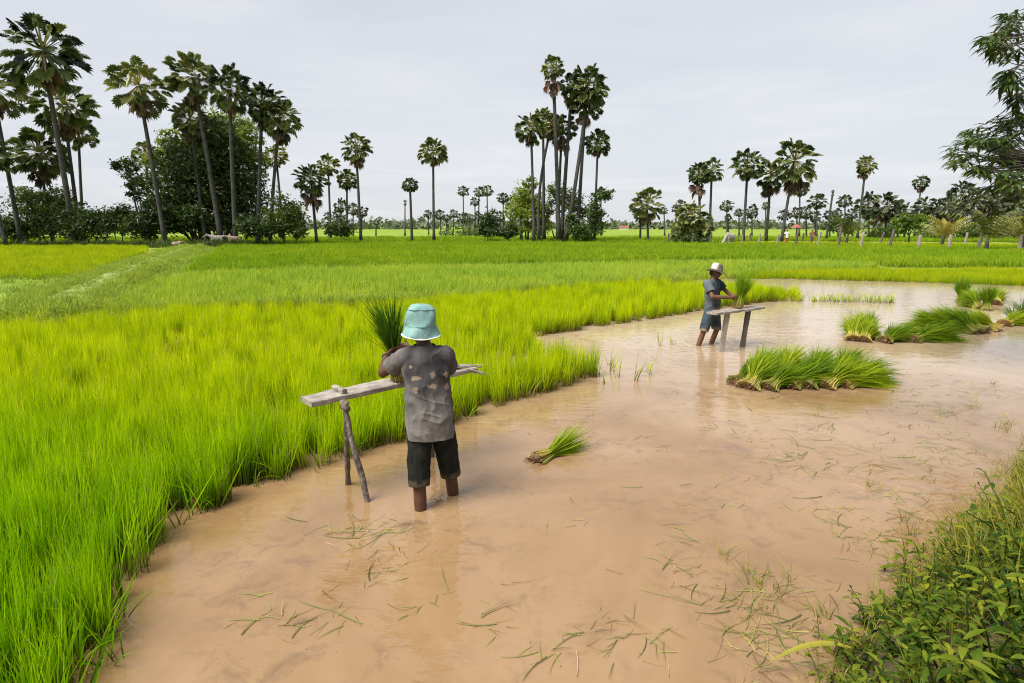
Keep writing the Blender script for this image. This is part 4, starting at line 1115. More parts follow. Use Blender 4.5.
bundle(p0[0] + .04, p0[1], math.atan2(p1[1] - p0[1], p1[0] - p0[0]), 'lone brown-rooted seedling bundle floating on muddy water right of the near farmer', None, 0, 1.0, meshes=FL)
# low earth heaps the piles rest on
# weeds at the water's edge by the right margin
for i, (u, v, sc_) in enumerate([(1012, 322, 1.0), (1022, 318, 1.2)]):
    p = G(u, v); t = thing('water_weed', ['dark green weed clump in the water right of the fanned pile', 'taller dark weed clump on the right margin behind the fanned pile'][i], 'weed', (p[0], p[1], 0))
    t.scale = (sc_,) * 3
    link('leaves', bundle_meshes(850 + i, 160, .45, rad(8), 1.6, .5, 'bundle_dark', rootr=.08)[0], t)

# ------------------------------------------------------------------ benches
def plank_mesh(A, B, width, thick, name, mat, org, seed, wob=.006, yaw_side=None):
    """split plank from A to B (top centre line), uneven edges"""
    rg = np.random.default_rng(seed); A = np.asarray(A); B = np.asarray(B); d = unit(B - A); sd = unit(np.cross([0, 0, 1], d)); up = np.cross(d, sd)
    n = 14; V = []; F = []
    for i in range(n):
        s = i / (n - 1); c = A + (B - A) * s; wl = width / 2 + rg.normal(0, wob); wr = width / 2 + rg.normal(0, wob); zt = rg.normal(0, .002); tk = thick * (1 + rg.normal(0, .1)); b = .006
        ring = [(-wl, -b), (-wl + b, 0), (wr - b, 0), (wr, -b), (wr, -tk + b), (wr - b, -tk), (-wl + b, -tk), (-wl, -tk + b)]
        V += [c + sd * x + up * (z + zt) for x, z in ring]
    for i in range(n - 1):
        for k in range(8): F.append((i * 8 + k, i * 8 + (k + 1) % 8, (i + 1) * 8 + (k + 1) % 8, (i + 1) * 8 + k))
    F += [tuple(range(7, -1, -1)), tuple((n - 1) * 8 + k for k in range(8))]
    mb = MB(); mb.add(np.array(V) - org, F); return mb.mesh(name, mat)
m, nt, out = new_mat('bench_wood')
v = objco(nt)
mp = N(nt, 'ShaderNodeMapping'); mp.inputs['Rotation'].default_value = (0, 0, -.785); nt.links.new(v, mp.inputs['Vector'])
mp3 = N(nt, 'ShaderNodeMapping'); mp3.inputs['Scale'].default_value = (.12, 1, 1); nt.links.new(mp.outputs[0], mp3.inputs['Vector'])
c = ramp(nt, noise(nt, mp3.outputs[0], 30, 6, .6), [(.3, (.20, .165, .135)), (.55, (.34, .30, .26)), (.75, (.42, .38, .34))])
wet = attr_n(nt, 't')
stn = ramp(nt, noise(nt, v, 9, 5, .6), [(.42, (0, 0, 0)), (.6, (1, 1, 1))])
c = mixc(nt, math_(nt, 'MULTIPLY', stn, .6), c, (.10, .08, .065))
d = N(nt, 'ShaderNodeBsdfPrincipled'); nt.links.new(c, d.inputs['Base Color'])
nt.links.new(ramp(nt, noise(nt, v, 4, 3), [(.45, (.75, .75, .75)), (.6, (.25, .25, .25))]), d.inputs['Roughness'])
b = N(nt, 'ShaderNodeBump'); b.inputs['Strength'].default_value = .5; b.inputs['Distance'].default_value = .008
nt.links.new(noise(nt, mp3.outputs[0], 60, 5), b.inputs['Height']); nt.links.new(b.outputs[0], d.inputs['Normal'])
nt.links.new(d.outputs[0], out.inputs['Surface']); M['bench_wood'] = m

def stick(mb, A, B, r0, r1, seed, knots=True, seg=9):
    rg = np.random.default_rng(seed); A = np.asarray(A, float); B = np.asarray(B, float); n = 12; P = []; R = []
    off = np.zeros(3)
    for i in range(n):
        s = i / (n - 1); off = off * .6 + rg.normal(0, .004, 3)
        P.append(A + (B - A) * s + off); R.append((r0 + (r1 - r0) * s) * (1 + (rg.random() - .3) * .28 * knots))
    tube(mb, P, R, seg, True, .10)
ZB = .78
M['stick_bark'] = solid_mat('stick_bark', (.06, .045, .035), (.24, .20, .17), 22, .9, .2, .9, 45, (1, 1, .6))
BL = G(305, 399, ZB); BR = G(470, 365.5, ZB)
org = np.array([G(355, 492)[0], G(355, 492)[1], 0.0])
bench = thing('work_bench', 'narrow weathered plank bench on thin crossed sticks in front of the near farmer', 'bench', org)
link('plank', plank_mesh(BL, BR, .20, .042, 'bench_plank', M['bench_wood'], org, 3), bench)
bd = unit(BR - BL); bs = unit(np.cross([0, 0, 1], bd))
cx = G(339.5, 391.5, ZB)
mb = MB()
link('cross_block', plank_mesh(cx - bs * .088 + np.array([0, 0, .034]), cx + bs * .088 + np.array([0, 0, .034]), .042, .0335, 'block', M['bench_wood'], org, 4, .002), bench)
topc = G(344, 397, ZB) + np.array([0, 0, -.03])
for k, (b_, sh) in enumerate(((G(367, 502), .02), (G(347.5, 484), -.035))):
    e = np.array([b_[0], b_[1], 0]); tp = topc + bs * sh; low = e + (e - tp) * .22
    mb = MB(); stick(mb, low - org, tp - org, .0205, .019, 30 + k); mb.build('leg', M['stick_bark'], bench, smooth=True)
tr = BR - bd * .38 + np.array([0, 0, -.035])
for k, sg in enumerate((-1, 1)):
    low = tr + bs * sg * .10 + np.array([0, 0, -1.0]); mb = MB(); stick(mb, low - org, tr + bs * sg * .02 - org, .023, .02, 40 + k); mb.build('leg', M['dark_post'], bench, smooth=True)
mb = MB(); tube(mb, [topc - org + np.array([0, 0, -.05]) + bs * x for x in (-.05, 0, .05)], [.022, .024, .02], 8, True, .1); mb.build('cross_stick', M['dark_post'], bench, smooth=True)
# bundle of split bamboo ties over the right end of the bench
e = BR - bd * .05
ties = thing('bamboo_ties', 'loose bunch of split bamboo strips hanging over the right end of the plank bench', 'ties', e)
mb = MB(); rg = np.random.default_rng(4)
for k in range(9):
    st = -bd * rg.uniform(.10, .2) + bs * rg.normal(0, .03) + np.array([0, 0, .012 + .004 * k]); en = bd * rg.uniform(.02, .15) - bs * rg.uniform(.02, .2) + np.array([0, 0, rg.uniform(-.11, .03)])
    mid = (st + en) * .5 + np.array([0, 0, .02 + .002 * k]); pts = [st * (1 - s) ** 2 + 2 * mid * s * (1 - s) + en * s * s for s in np.linspace(0, 1, 6)]
    tube(mb, pts, [.0045] * 6, 5, True, .1)
mb.build('strips', M['post_wood'], ties)
mb = MB(); ellipsoid(mb, -bd * .13 + np.array([0, 0, .022]), [bd * .05, bs * .05, np.array([0, 0, .028])], 14, 8); mb.build('knot', M['dark_post'], ties, smooth=True)

# second bench
ZB2 = .66
A2 = G(711.5, 312, ZB2); B2 = G(760, 306, ZB2)
o2 = np.array([G(731, 349)[0], G(731, 349)[1], 0]); bench2 = thing('work_bench', 'plank bench on two slanting board legs in front of the far farmer', 'bench', o2)
link('plank', plank_mesh(A2, B2, .21, .04, 'bench_plank', M['bench_wood'], o2, 8), bench2)
for k, (ub, vb, ut) in enumerate(((721, 351.5, 727.5), (742.3, 347, 748.5))):
    bb = G(ub, vb); y = bb[1]; tp = W(ut, 313 if k == 0 else 309.5, y + .08); tp[2] = ZB2 - .042
    bb2 = bb + (bb - tp) * .25
    d_ = unit(tp - bb2); sd = np.array([1.0, .1, 0]); dp = unit(np.cross(sd, d_))
    mb = MB(); loft(mb, [(bb2 + (tp - bb2) * s - o2, sd * (.042 + .004 * math.sin(9 * s)), dp * .022) for s in np.linspace(0, 1, 6)], 12, 5.0)
    mb.build('leg', M['dark_post'] if k else M['post_wood'], bench2, smooth=False)

# ------------------------------------------------------------------ people
def cloth_mat(name, c1, c2, stain=None, wet=None, bump=.35, scale=7, rough=.85, weave=140):
    m, nt, out = new_mat(name)
    v = objco(nt)
    c = ramp(nt, noise(nt, v, scale, 6, .65), [(.34, c1), (.66, c2)])
    if wet is not None:
        f = math_(nt, 'MULTIPLY', attr_n(nt, 'wet'), 1.0)
        c = mixc(nt, f, c, wet)
    if stain is not None:
        c = mixc(nt, attr_n(nt, 'stain'), c, stain)
    d = N(nt, 'ShaderNodeBsdfPrincipled'); d.inputs['Roughness'].default_value = rough; d.inputs['Specular IOR Level'].default_value = .2
    d.inputs['Sheen Weight'].default_value = .0
    nt.links.new(c, d.inputs['Base Color'])
    b = N(nt, 'ShaderNodeBump'); b.inputs['Strength'].default_value = bump; b.inputs['Distance'].default_value = .012
    w_ = N(nt, 'ShaderNodeMapping'); w_.inputs['Scale'].default_value = (1, 1, .5); nt.links.new(v, w_.inputs['Vector'])
    h = math_(nt, 'ADD', noise(nt, w_.outputs[0], 13, 4, .55, 1.2), math_(nt, 'MULTIPLY', noise(nt, v, weave, 2), .08))
    nt.links.new(h, b.inputs['Height']); nt.links.new(b.outputs[0], d.inputs['Normal'])
    nt.links.new(d.outputs[0], out.inputs['Surface']); return m
M['shirt_near'] = cloth_mat('shirt_near', (.105, .097, .091), (.172, .160, .151), (.29, .215, .155), (.020, .020, .023))
M['shorts_near'] = cloth_mat('shorts_near', (.004, .005, .004), (.015, .016, .011), (.06, .052, .03), None, .5, 16)
M['shirt_far'] = cloth_mat('shirt_far', (.065, .080, .095), (.11, .13, .15), (.20, .145, .09), (.030, .036, .048))
M['shorts_far'] = cloth_mat('shorts_far', (.022, .036, .050), (.048, .068, .085), (.22, .15, .09), None, .5, 12)
M['hat_teal'] = cloth_mat('hat_teal', (.120, .228, .216), (.195, .330, .306), None, None, .7, 9)
M['hat_seam'] = solid_mat('hat_seam', (.075, .15, .145), (.10, .19, .18), 20, .9, .1, 0)
M['hat_cream'] = cloth_mat('hat_cream', (.42, .37, .30), (.54, .49, .42), (.075, .06, .05), None, .2, 12)
M['hat_brim'] = cloth_mat('hat_brim', (.035, .028, .024), (.07, .058, .05), None, None, .2, 12)
M['band'] = solid_mat('band', (.02, .018, .016), (.05, .045, .04), 30, .6, .3, .2)

def hand(mb, wrist, d, nrm, curl, thumb_side, k=1.0):
    """palm and five bent fingers; d along the palm, nrm out of the palm's inner face"""
    d = unit(d); nrm = unit(np.asarray(nrm, float) - d * np.dot(nrm, d)); s = np.cross(d, nrm) * thumb_side
    w0 = np.asarray(wrist, float)
    for o in (-.028, -.010, .010, .028):
        capsule(mb, w0 + s * o * .5 * k, w0 + d * .075 * k + s * o * k, .015 * k, .0125 * k, 8)
    for o, L in ((.032, .068), (.011, .078), (-.011, .073), (-.031, .058)):
        p = w0 + d * .078 * k + s * o * k; a = 0.0; v_ = d
        for j, f in enumerate((.45, .32, .23)):
            a += curl * (.8 if j == 0 else 1.0)
            dd = d * math.cos(a) + nrm * math.sin(a); q = p + dd * L * f * k
            capsule(mb, p, q, (.0095 - .0008 * j) * k, (.0090 - .0008 * j) * k, 8); p = q
    p = w0 + d * .018 * k + s * .026 * k
    q = p + (d * .55 + s * .55 + nrm * .45) * .038 * k; capsule(mb, p, q, .0125 * k, .0105 * k, 8)
    q2 = q + unit(d * .6 + nrm * .8 + s * .05) * .032 * k; capsule(mb, q, q2, .0105 * k, .009 * k, 8)
    q3 = q2 + unit(d * .3 + nrm * .9 - s * .25) * .024 * k; capsule(mb, q2, q3, .009 * k, .0075 * k, 8)

def head(mb, c, f, up, k=1.0):
    """skull, jaw, brow, nose, lips, ears; f = facing direction"""
    f = unit(f); up = unit(np.asarray(up) - f * np.dot(up, f)); s = np.cross(f, up)
    ellipsoid(mb, c + up * .02 * k - f * .012 * k, [s * .074 * k, f * .092 * k, up * .098 * k])
    ellipsoid(mb, c - up * .045 * k + f * .030 * k, [s * .056 * k, f * .056 * k, up * .068 * k])
    ellipsoid(mb, c - up * .092 * k + f * .060 * k, [s * .026 * k, f * .022 * k, up * .020 * k], 12, 8)
    capsule(mb, c + up * .012 * k + f * .082 * k, c - up * .022 * k + f * .101 * k, .009 * k, .013 * k, 8)
    for q in (-1, 1):
        capsule(mb, c - up * .024 * k + f * .088 * k, c - up * .026 * k + f * .085 * k + s * q * .014 * k, .010 * k, .008 * k, 8)
        capsule(mb, c + up * .024 * k + f * .074 * k + s * q * .014 * k, c + up * .022 * k + f * .064 * k + s * q * .045 * k, .011 * k, .009 * k, 8)
        ellipsoid(mb, c - up * .022 * k + f * .052 * k + s * q * .040 * k, [s * .022 * k, f * .026 * k, up * .022 * k], 10, 6)
        ellipsoid(mb, c - up * .005 * k - f * .008 * k + s * q * .078 * k, [s * .010 * k, f * .019 * k, up * .032 * k], 10, 8)
    for dz, r in ((-.050, .0085), (-.062, .0095)):
        capsule(mb, c + up * dz * k + f * .083 * k - s * .018 * k, c + up * dz * k + f * .083 * k + s * .018 * k, r * k, r * k, 8)

def mixp(a, b, t): return np.asarray(a) * (1 - t) + np.asarray(b) * t
def person(label, base, J, skin, shirt, shorts, hatfn, voxel, hem, shirt_pad=1.0, far=False, stains=None, group=None, sleeve=.62, cuff=(.0, .0)):
    base = np.asarray(base, float); root = thing('person', label, 'person', base, 0, group)
    J = {k: (np.asarray(v, float) - base if k not in ('face', 'up', 'hl', 'hr', 'nl', 'nr') else unit(v)) for k, v in J.items()}
    ls, rs = J['ls'], J['rs']; lh, rh = J['lh'], J['rh']
    sA = unit(rs - ls); hA = unit(rh - lh); hipc = (lh + rh) / 2; shc = (ls + rs) / 2
    def depth(ax): return unit(np.cross([0, 0, 1], ax))
    def sect(t, w_, d_):                       # t = 0 hips, 1 shoulders
        ax = unit(hA * (1 - t) + sA * t); return (mixp(hipc, shc, t), ax * w_, depth(ax) * d_)
    upv = np.array([0, 0, 1.0])
    neck = J['neck']; hc = J['head']
    # ---- body
    mb = MB()
    secs = [(hipc - upv * .10, hA * .095, depth(hA) * .07), (hipc - upv * .04, hA * .135, depth(hA) * .088), sect(.05, .142, .094), sect(.25, .122, .082), sect(.45, .114, .078), sect(.65, .128, .088), sect(.85, .142, .090), sect(.97, .130, .075), (shc + upv * .035, sA * .085, depth(sA) * .055), (mixp(shc, neck, .8) + upv * .03, sA * .05, depth(sA) * .048)]
    loft(mb, secs)
    capsule(mb, shc + upv * .02, neck + upv * .01, .062, .052); capsule(mb, neck, mixp(neck, hc, .75), .051, .049)
    head(mb, hc, J['face'], J['up'])
    for sd in 'lr':
        S, E, Wr = J[sd + 's'], J[sd + 'e'], J[sd + 'w']
        capsule(mb, mixp(S, shc, .3), S, .058, .053); capsule(mb, S, mixp(S, E, .55), .050, .043); capsule(mb, mixp(S, E, .5), E, .043, .036)
        capsule(mb, E, mixp(E, Wr, .35), .036, .037); capsule(mb, mixp(E, Wr, .3), Wr, .038, .025); capsule(mb, Wr, Wr + J['h' + sd] * .02, .025, .023)
        hand(mb, Wr + J['h' + sd] * .012, J['h' + sd], J['n' + sd], .62, 1 if sd == 'l' else -1)
        Hh, K, A = J[sd + 'h'], J[sd + 'k'], J[sd + 'a']
        capsule(mb, Hh - upv * .02, mixp(Hh, K, .5), .082, .068); capsule(mb, mixp(Hh, K, .45), K, .068, .050)
        capsule(mb, K, mixp(K, A, .32), .046, .047); capsule(mb, mixp(K, A, .3), A, .047, .032)
        fw = unit(J['face'] * [1, 1, 0]); capsule(mb, A - upv * .03 - fw * .03, A - upv * .06 + fw * .13, .034, .026)
    me = remeshed(mb, voxel, 5); me.materials.append(skin); link('body', me, root)
    # ---- eyes, hair
    if not far:
        f = J['face']; up = unit(J['up'] - f * np.dot(J['up'], f)); s = np.cross(f, up)
        for q in (-1, 1):
            mb = MB(); ellipsoid(mb, hc + up * .004 + f * .074 + s * q * .032, [s * .013, f * .012, up * .010], 12, 8); mb.build('eye', M['eye'], root, smooth=True)
            mb2 = MB(); ellipsoid(mb2, hc + up * .004 + f * .083 + s * q * .032, [s * .006, f * .0045, up * .006], 10, 6); mb2.build('pupil', M['hair'], root, smooth=True)
    f = J['face']; up = unit(J['up'] - f * np.dot(J['up'], f)); s = np.cross(f, up)
    mb = MB(); ellipsoid(mb, hc + up * .028 - f * .022, [s * .077, f * .088, up * .090]); ellipsoid(mb, hc - up * .04 - f * .055, [s * .058, f * .038, up * .045])
    me = remeshed(mb, max(voxel, .006), 4); cut_mesh(me, [(hc + f * .045 + up * .03, f, None, 0)]); me.materials.append(M['hair']); link('hair', me, root)
    # ---- shirt
    mb = MB(); p = shirt_pad
    zh = (hem - hipc[2])
    secs = [(hipc + upv * (zh - .06), hA * .156 * p, depth(hA) * .122 * p), (hipc + upv * zh * .5, hA * .156 * p, depth(hA) * .124 * p), sect(.15, .152 * p, .116 * p), sect(.4, .152 * p, .112 * p), sect(.65, .154 * p, .112 * p), sect(.85, .160 * p, .108), sect(.97, .150, .092), (shc + upv * .045, sA * .105, depth(sA) * .07), (shc + upv * .085, sA * .066, depth(sA) * .062), (shc + upv * .14, sA * .06, depth(sA) * .056)]
    loft(mb, secs, 32, 2.5)
    cuts = [(hipc + upv * zh, -upv, None, 0), (neck + upv * .002, unit(neck - shc + upv * .6), neck + upv * .03, .115)]
    for sd in 'lr':
        S, E = J[sd + 's'], J[sd + 'e']; ce = mixp(S, E, sleeve)
        capsule(mb, mixp(S, shc, .45), S, .074, .066); capsule(mb, S, mixp(S, E, sleeve + .22), .068, .068)
        cuts.append((ce, unit(E - S), mixp(S, E, sleeve + .3), .14))
    me = remeshed(mb, voxel * 1.15, 5)
    co = coords(me); nr = normals(me)
    nz = hash_noise(co * [1, 1, .38] + .6 * co[:, [2, 0, 1]] * [0.3, .3, 0], 15, 2) - .5; nz2 = hash_noise(co * [1, 1, .7] + 5, 34, 7) - .5
    k = np.clip((shc[2] - co[:, 2]) / .25, .25, 1)
    fold = np.sin((co[:, 2] * 36 + co[:, 0] * 20 + 5 * hash_noise(co, 5, 8))) * np.exp(-((co[:, 2] - hipc[2] - .02) / .10) ** 2) * .0035
    n_v = hash_noise(np.c_[co[:, 0] * 1.5 + co[:, 2] * .5, co[:, 1] * 1.5, co[:, 2] * .45 - co[:, 0] * .3], 13, 31); n_h = hash_noise(np.c_[co[:, 0] * .55, co[:, 1] * .55, co[:, 2] * 1.7 + co[:, 0] * .6], 12, 37)
    rid = (1 - np.abs(2 * n_v - 1)) ** 4 * .009 + (1 - np.abs(2 * n_h - 1)) ** 4 * .007 * np.clip(1.3 - np.abs(co[:, 2] - hipc[2] - .12) / .16, .25, 1)
    set_coords(me, co + nr * (rid + ((nz + .25) * .030 + (nz2 + .1) * .010) * k * .6 + fold + .001)[:, None])
    cut_mesh(me, cuts)
    co = coords(me); st = np.zeros(len(co)); wt = np.zeros(len(co))
    if stains is not None: st, wt = stains(co + base, normals(me))
    attr(me, 'stain', st); attr(me, 'wet', wt); me.materials.append(shirt)
    o = link('shirt', me, root); md = o.modifiers.new('thickness', 'SOLIDIFY'); md.thickness = .004; md.offset = -1
    # ---- shorts
    mb = MB()
    loft(mb, [(hipc - upv * .13, hA * .10, depth(hA) * .09), (hipc - upv * .07, hA * .150, depth(hA) * .112), (hipc, hA * .156, depth(hA) * .112), (hipc + upv * .10, hA * .145, depth(hA) * .104), (hipc + upv * .16, hA * .14, depth(hA) * .10)], 28)
    cuts = [(hipc + upv * .13, upv, None, 0)]
    for i, sd in enumerate('lr'):
        Hh, K, A = J[sd + 'h'], J[sd + 'k'], J[sd + 'a']
        capsule(mb, Hh - upv * .03, mixp(Hh, K, .5), .096, .088); capsule(mb, mixp(Hh, K, .5), K, .088, .078); capsule(mb, K, mixp(K, A, .3), .078, .074)
        cp = mixp(K, A, cuff[i]) if cuff[i] >= 0 else mixp(K, Hh, -cuff[i])
        cuts.append((cp, unit(A - Hh), mixp(K, A, cuff[i] + .3), .30))
    me = remeshed(mb, voxel * 1.15, 5); co = coords(me); nr = normals(me)
    set_coords(me, co + nr * ((hash_noise(co * [1, 1, .6], 15, 12) - .5) * .016 + (hash_noise(co, 34, 13) - .5) * .006)[:, None])
    cut_mesh(me, cuts); co = coords(me)
    ds = np.full(len(co), 9.0)
    for i, sd in enumerate('lr'):
        Hh, K, A = J[sd + 'h'], J[sd + 'k'], J[sd + 'a']; cp = mixp(K, A, max(cuff[i], 0)) if cuff[i] >= 0 else mixp(K, Hh, -cuff[i])
        side = np.abs(co - cp) @ np.ones(3); q = (cp - co) @ unit(A - Hh)
        near = np.linalg.norm(co - cp, axis=1) < .2
        ds = np.where(near, np.minimum(ds, np.abs(q)), ds)
    attr(me, 'stain', np.clip((.055 - ds) / .02, 0, 1) * .75 * (hash_noise(co, 22, 6) > .35)); attr(me, 'wet', np.zeros(len(co)))
    me.materials.append(shorts); o = link('shorts', me, root); md = o.modifiers.new('thickness', 'SOLIDIFY'); md.thickness = .005; md.offset = -1
    hatfn(root, hc, J['face'], up)
    return root, J, base

def hat(root, c, f, up, prof, mats, tilt=0.0, side_tilt=0.0, n=40, part='hat', trim=None, bandcol=None, wob=.004):
    """lathe about the head's up axis; prof: (radius, height) from crown to brim"""
    s = np.cross(f, up); R_ = np.stack([s, f, up], 1)
    Rt = np.array(Matrix.Rotation(tilt, 3, 'X')) @ np.array(Matrix.Rotation(side_tilt, 3, 'Y'))
    V = []; F = []
    for i, (r, z) in enumerate(prof):
        for k in range(n):
            a = 2 * math.pi * k / n; rr = r * (1 + wob / max(r, .02) * (math.sin(3 * a + i) + .5 * math.sin(7 * a + 2.1 * i)) * (r > .03)); zz = z + (.012 * math.cos(2 * a + .6) if i >= len(prof) - 3 else 0) * (r > .1)
            V.append(c + R_ @ (Rt @ np.array([rr * math.cos(a) * .95, rr * math.sin(a) * 1.06, zz])))
    for i in range(len(prof) - 1):
        for k in range(n): F.append((i * n + k, (i + 1) * n + k, (i + 1) * n + (k + 1) % n, i * n + (k + 1) % n))
    F.append(tuple(range(n)))
    mb = MB(); mb.add(V, F); me = mb.mesh('hat', mats, True); attr(me, 'stain', np.zeros(len(me.vertices))); attr(me, 'wet', np.zeros(len(me.vertices)))
    bm = bmesh.new(); bm.from_mesh(me); bmesh.ops.recalc_face_normals(bm, faces=bm.faces); bm.to_mesh(me); bm.free()
    o = link(part, me, root); md = o.modifiers.new('thickness', 'SOLIDIFY'); md.thickness = .004; md.offset = -1
    sb = o.modifiers.new('sub', 'SUBSURF'); sb.levels = 1; sb.render_levels = 1
    for i, trad, tmat, tname in ([(len(prof) - 1, .0048, trim, 'hat_trim'), (7, .0026, M['hat_seam'], 'hat_seam'), (3, .0022, M['hat_seam'], 'hat_seam')] if trim else []):
        ring = np.array(V[i * n:(i + 1) * n]); mb = MB()
        Vt = []; Ft = []
        for k in range(n):
            t_ = unit(ring[(k + 1) % n] - ring[k - 1]); a1 = unit(ring[k] - ring.mean(0)); a2 = np.cross(t_, a1)
            for q in range(6): Vt.append(ring[k] + trad * (a1 * math.cos(q * 1.047) + a2 * math.sin(q * 1.047)))
        for k in range(n):
            for q in range(6): Ft.append((k * 6 + q, k * 6 + (q + 1) % 6, ((k + 1) % n) * 6 + (q + 1) % 6, ((k + 1) % n) * 6 + q))
        mb.add(Vt, Ft); mb.build(tname, tmat, o, smooth=True)
    return o
def bucket_hat(root, c, f, up):
    hat(root, c, f, up, [(.02, .166), (.055, .162), (.084, .149), (.102, .124), (.110, .088), (.114, .048), (.116, .020), (.117, .008), (.126, -.020), (.139, -.058), (.141, -.064)], M['hat_teal'], -.10 + .34, .06, trim=M['white_trim'], wob=.0075)
def sun_hat(root, c, f, up):
    o = hat(root, c, f, up, [(.02, .150), (.06, .146), (.080, .130), (.090, .090), (.097, .050), (.100, .032)], M['hat_cream'], .0, 0, part='hat')
    co = coords(o.data); s = np.cross(f, up); q = (co - c) @ f
    o.data.attributes['stain'].data.foreach_set('value', np.clip((q + .012) / .02, 0, 1).astype(np.float32) * .85)
    hat(root, c, f, up, [(.102, .036), (.104, .026), (.135, .018), (.168, .004), (.176, -.002)], M['hat_brim'], .04, 0, part='hat_brim')

# near farmer, back to the camera, standing in shin-deep water
b1 = np.array([-.555, 3.98, 0.0])
H1 = np.array([-.648, 4.05, 1.298])
hl1 = np.array([-.955, 4.335, 1.045]); hr1 = np.array([-.835, 4.375, 1.085])
J1 = dict(lh=(-.668, 3.97, .62), rh=(-.510, 3.99, .62), lk=(-.665, 3.885, .19), rk=(-.462, 4.075, .18), la=(-.650, 3.835, -.22), ra=(-.432, 4.145, -.22),
          ls=(-.760, 4.00, 1.088), rs=(-.474, 4.00, 1.098), le=(-.935, 4.075, .955), re=(-.475, 4.21, .93), lw=(-.955, 4.30, 1.03), rw=(-.775, 4.37, 1.075),
          neck=(-.625, 4.02, 1.180), head=H1, face=(-.45, .85, -.30), up=(-.12, .22, 1.0), hl=(.35, .9, .12), hr=(-.95, .25, .05), nl=(.9, -.35, 0), nr=(-.2, .95, .1))
S1 = [(415.5, 378.5, 5.5, 2.6), (433, 375, 3.2, 3.4), (446.5, 375, 2.4, 3.2), (415.5, 389.5, 3.4, 2.6), (433, 386, 4.2, 2.8), (447, 386.5, 3.0, 3.2), (410.5, 366.5, 1.8, 2.0), (416, 392.5, 1.8, 1.5)]
def stains1(co, nr):
    d = co[:, 1] * CP + (HC - co[:, 2]) * SP
    u = CU + FPX * co[:, 0] / d; v = CV - FPX * ((co[:, 2] - HC) * CP + co[:, 1] * SP) / d
    back = co[:, 1] < 4.02
    s = np.zeros(len(co)); nz = hash_noise(co, 60, 5) - .5
    for a, b_, ru, rv in S1: s = np.maximum(s, np.clip((1.0 - np.hypot((u - a) / ru, (v - b_) / rv) + nz * .8) / .25, 0, 1))
    wet = np.clip((402 - v + 40 * (hash_noise(co, 8, 3) - .5)) / 26, 0, 1) * np.clip((u - 398) / 10, .25, 1) * (.5 + .6 * hash_noise(co, 14, 9))
    return s * back * .72, np.clip(wet, 0, 1)
root1, J1r, _ = person('person from behind in teal bucket hat and stained grey shirt at the plank bench', b1, J1, M['skin'], M['shirt_near'], M['shorts_near'], bucket_hat, .0055, .515, stains=stains1, cuff=(.03, .02))
# thin bracelet on the left wrist
mb = MB(); c0 = J1r['lw'] - unit(J1r['lw'] - J1r['le']) * .012; t_ = unit(J1r['lw'] - J1r['le']); a1 = unit(np.cross(t_, [0, 0, 1])); a2 = np.cross(t_, a1)
tube(mb, [c0 + .029 * (a1 * math.cos(q) + a2 * math.sin(q)) for q in np.linspace(0, 6.283, 21)], [.0045] * 21, 6, False); mb.build('bracelet', M['band'], root1, smooth=True)
hb = bundle_meshes(860, 420, .74, rad(9), .95, .16, 'bundle_dark', waist=.40, rootr=.042)
hp = np.array([-.895, 4.485, ZB]); 
t = bundle(hp[0], hp[1], rad(215), 'dark green seedling bundle held upright on the plank by the near farmer', None, 0, 1.0, z=ZB, meshes=hb)

# far farmer, facing right, hands on a bundle
b2 = np.array([3.28, 9.80, 0.0])
def Y(u, v, y): return W(u, v, y)
hw2 = Y(733.5, 297, 9.52); hw2r = Y(733, 296.5, 9.72)
ext = lambda a, b_, k: a + (b_ - a) * k
rk = Y(703.5, 331.5, 9.68); lk = Y(716.5, 330, 9.92)
J2 = dict(rh=Y(709.5, 312, 9.74), lh=Y(714.5, 312, 9.92), rk=rk, lk=lk, ra=ext(rk, Y(698.5, 345.2, 9.70), 1.9), la=ext(lk, Y(711, 344.2, 9.88), 1.9),
          rs=Y(707.5, 284, 9.66), ls=Y(718, 283, 9.98), re=Y(712.5, 297, 9.52), le=Y(727, 292, 9.93), rw=Y(731.5, 297.5, 9.55), lw=Y(732.5, 296, 9.80),
          neck=Y(713, 279.5, 9.83), head=Y(715.6, 271.8, 9.83), face=(.95, -.22, -.26), up=(.3, 0, 1), hr=(.96, .22, .05), hl=(.96, -.22, .05), nr=(.1, 1, .0), nl=(.1, -1, .0))
def stains2(co, nr):
    nz = hash_noise(co, 7, 15); low = np.clip((.78 - co[:, 2]) / .12, 0, 1)
    st = low * np.clip((nz - .42) / .1, 0, 1) * (nr[:, 0] > -.2)
    lx = np.clip((co[:, 0] - 3.36) / .06, 0, 1)
    return st * .8, lx * .9
person('person in brimmed cream hat and grey blue shirt facing right at the far bench', b2, J2, M['skin_far'], M['shirt_far'], M['shorts_far'], sun_hat, .0075, Y(711, 311, 9.82)[2], .92, stains=stains2, cuff=(-.02, -.02))
hb2 = bundle_meshes(861, 560, .62, rad(13), .66, .08, 'bundle_held', waist=.38, rootr=.062)
p = G(736.8, 308, ZB2); bundle(p[0], p[1], rad(10), 'bright green seedling bundle standing on the far bench between the far farmer\'s hands', None, 0, 1.0, z=ZB2, meshes=hb2)

